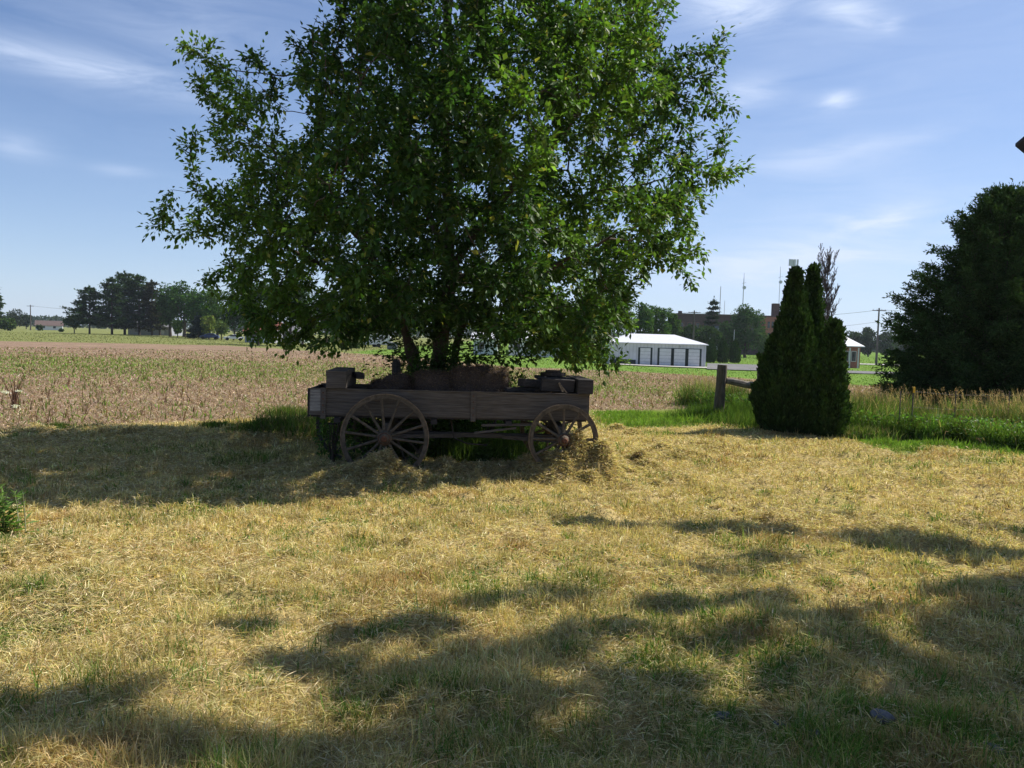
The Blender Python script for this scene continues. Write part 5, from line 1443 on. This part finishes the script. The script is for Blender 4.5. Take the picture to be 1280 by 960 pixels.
def wire(a, b, sag, label, r=.025, dz=-.35, nm='power_line'):
    a, b = a + [0, 0, dz], b + [0, 0, dz]; m = MB(); mid = (a + b) / 2
    m.tube([a + (b - a) * t - np.array([0, 0, sag * 4 * t * (1 - t)]) - mid for t in np.linspace(0, 1, 24)], r, 4, cap=False)
    o = m.build(nm, 'iron'); o.location = tuple(mid); tag(o, label, 'power line')
wire(A1, A2, 1.2, 'upper power line running right from the pole by the school'); wire(A2, A4, 1.0, 'upper power line behind the cedar')
wire(A1, A2, 1.4, 'lower power line running right from the pole by the school', dz=-2.6, r=.02); wire(A5, A1, 1.4, 'power line running left from the pole by the school')
wire(A3, A5, 3.0, 'far power line behind the pines', r=.03)
# vehicles and small things by the far houses
def car(px, Y, ln, label, paint, rz=0.0):
    b = gbase(px, Y); root = empty('parked_car', b, rz, label, 'car')
    prof = [(-.5, .35), (-.5, .62), (-.46, .78), (-.3, .84), (-.2, 1.18), (.0, 1.38), (.22, 1.36), (.36, .95), (.49, .86), (.5, .35)]
    V = [(x * ln, s * .85 * (1 if z < .95 else .82), z) for s in (-1, 1) for (x, z) in prof]; k = len(prof)
    m = MB(); m.add(V, [tuple(range(k)), tuple(range(2 * k - 1, k - 1, -1))] + [(i, i + k, (i + 1) % k + k, (i + 1) % k) for i in range(k)]); m.build('body', paint, root, bevel=.04)
    m = MB(); m.add([(-.2 * ln, -.87, .9), (.3 * ln, -.87, .93), (.2 * ln, -.74, 1.28), (-.12 * ln, -.74, 1.25)], [(0, 1, 2, 3)]); m.build('window', 'glass_dark', root)
    for x in (-.32, .32):
        for s in (-1, 1): q = MB(); q.tube([(x * ln, s * .7, .33), (x * ln, s * .88, .33)], .33, 16); q.build('wheel', 'rubber', root)
car(459, 140, 4.3, 'white car parked on the far lawn left of the trailer', 'car_white'); car(292, 172, 4.2, 'pale car parked under the far trees', 'car_white', .4)
car(262, 182, 4.2, 'dark blue car parked beside the bluish spruce', 'car_blue', .2)
def trailer(px, Y):
    b = gbase(px, Y); root = empty('travel_trailer', b, 0, 'white travel trailer parked on the far lawn', 'trailer')
    m = MB(); prof = [(-1.9, .5), (-1.9, 1.9), (-1.6, 2.4), (1.5, 2.4), (1.9, 1.6), (1.9, .5)]; k = len(prof)
    m.add([(x, s, z) for s in (-1, 1) for (x, z) in prof], [tuple(range(k)), tuple(range(2 * k - 1, k - 1, -1))] + [(i, i + k, (i + 1) % k + k, (i + 1) % k) for i in range(k)]); m.build('body', 'car_white', root, bevel=.05)
    for x in (-1, .3): q = MB(); q.box((x, -1.02, 1.6), (.7, .04, .5)); q.build('window', 'glass_dark', root)
    for x in (-.2,): q = MB(); q.tube([(x, -1.02, .35), (x, -.8, .35)], .35, 14); q.build('wheel', 'rubber', root)
trailer(476, 138)
m = MB(); m.box((0, .5, .6), (1.5, 1, 1.1)); o = m.build('storage_box', 'grey_roof', bevel=.04); b = gbase(490, 120); o.location = tuple(b); tag(o, 'blue grey storage box on the far lawn right of the trailer', 'box')
# roads
def road_pts(px0, px1, Y0, Y1):
    n = 8; return [(at(px0 + (px1 - px0) * i / n, 450, Y0)[0], Y0) for i in range(n + 1)] + [(at(px1 + (px0 - px1) * i / n, 450, Y1)[0], Y1) for i in range(n + 1)]
strip('road', road_pts(884, 1500, 92, 101), 'asphalt', .10)
strip('driveway', road_pts(884, 990, 101.02, 118), 'asphalt', .10)
strip('garage_apron', road_pts(762, 884, 95.5, 99.9), 'concrete', .11)
strip('side_road', road_pts(1010, 1700, 140, 147), 'concrete', .10)
# tall house whose eave corner shows at the right edge
def farmhouse():
    Y = 40.; t = at(1269, 183, Y); gz = float(h0(t[0], t[1])); W, Dp = 10., 12.; e = t[2] - gz; 
    ang = R(-44); ca, sa = math.cos(ang), math.sin(ang); ox, oy = W / 2 + .5, .5
    root = empty('tall_farmhouse', (t[0] + ox * ca - oy * sa, t[1] + ox * sa + oy * ca, gz), ang, 'tall farmhouse of which only a dark eave corner shows at the right edge', 'house')
    m = MB(); m.box((0, Dp / 2, e / 2), (W, Dp, e)); rg = e + W / 2 * .85; m.add([(-W / 2, 0, e), (W / 2, 0, e), (0, 0, rg), (-W / 2, Dp, e), (W / 2, Dp, e), (0, Dp, rg)], [(0, 1, 2), (5, 4, 3)]); m.build('wall', 'dark_shingle', root)
    m = MB()
    for s in (-1, 1):
        xo = W / 2 + .5; P = [(s * xo, -.5, e), (0, -.5, rg + .4), (0, Dp + .5, rg + .4), (s * xo, Dp + .5, e)]
        m.add(P + [(x, y, z + .15) for (x, y, z) in P], [(0, 1, 2, 3), (4, 7, 6, 5), (0, 4, 5, 1), (3, 2, 6, 7), (0, 3, 7, 4)])
    m.build('roof', 'dark_shingle', root)
farmhouse()

m, N, L = new_mat('haze_air'); out = N.new('ShaderNodeOutputMaterial'); pv = N.new('ShaderNodeVolumePrincipled')
pv.inputs['Density'].default_value = .00015; pv.inputs['Color'].default_value = (.80, .88, 1.0, 1); pv.inputs['Anisotropy'].default_value = .3
L.new(pv.outputs[0], out.inputs['Volume']); MAT['haze_air'] = m
hb = MB(); hb.box((0, 350, 18), (3600, 2200, 46)); o = hb.build('haze', 'haze_air'); tag(o, 'thin summer haze over the far fields and trees', 'haze', kind='stuff')
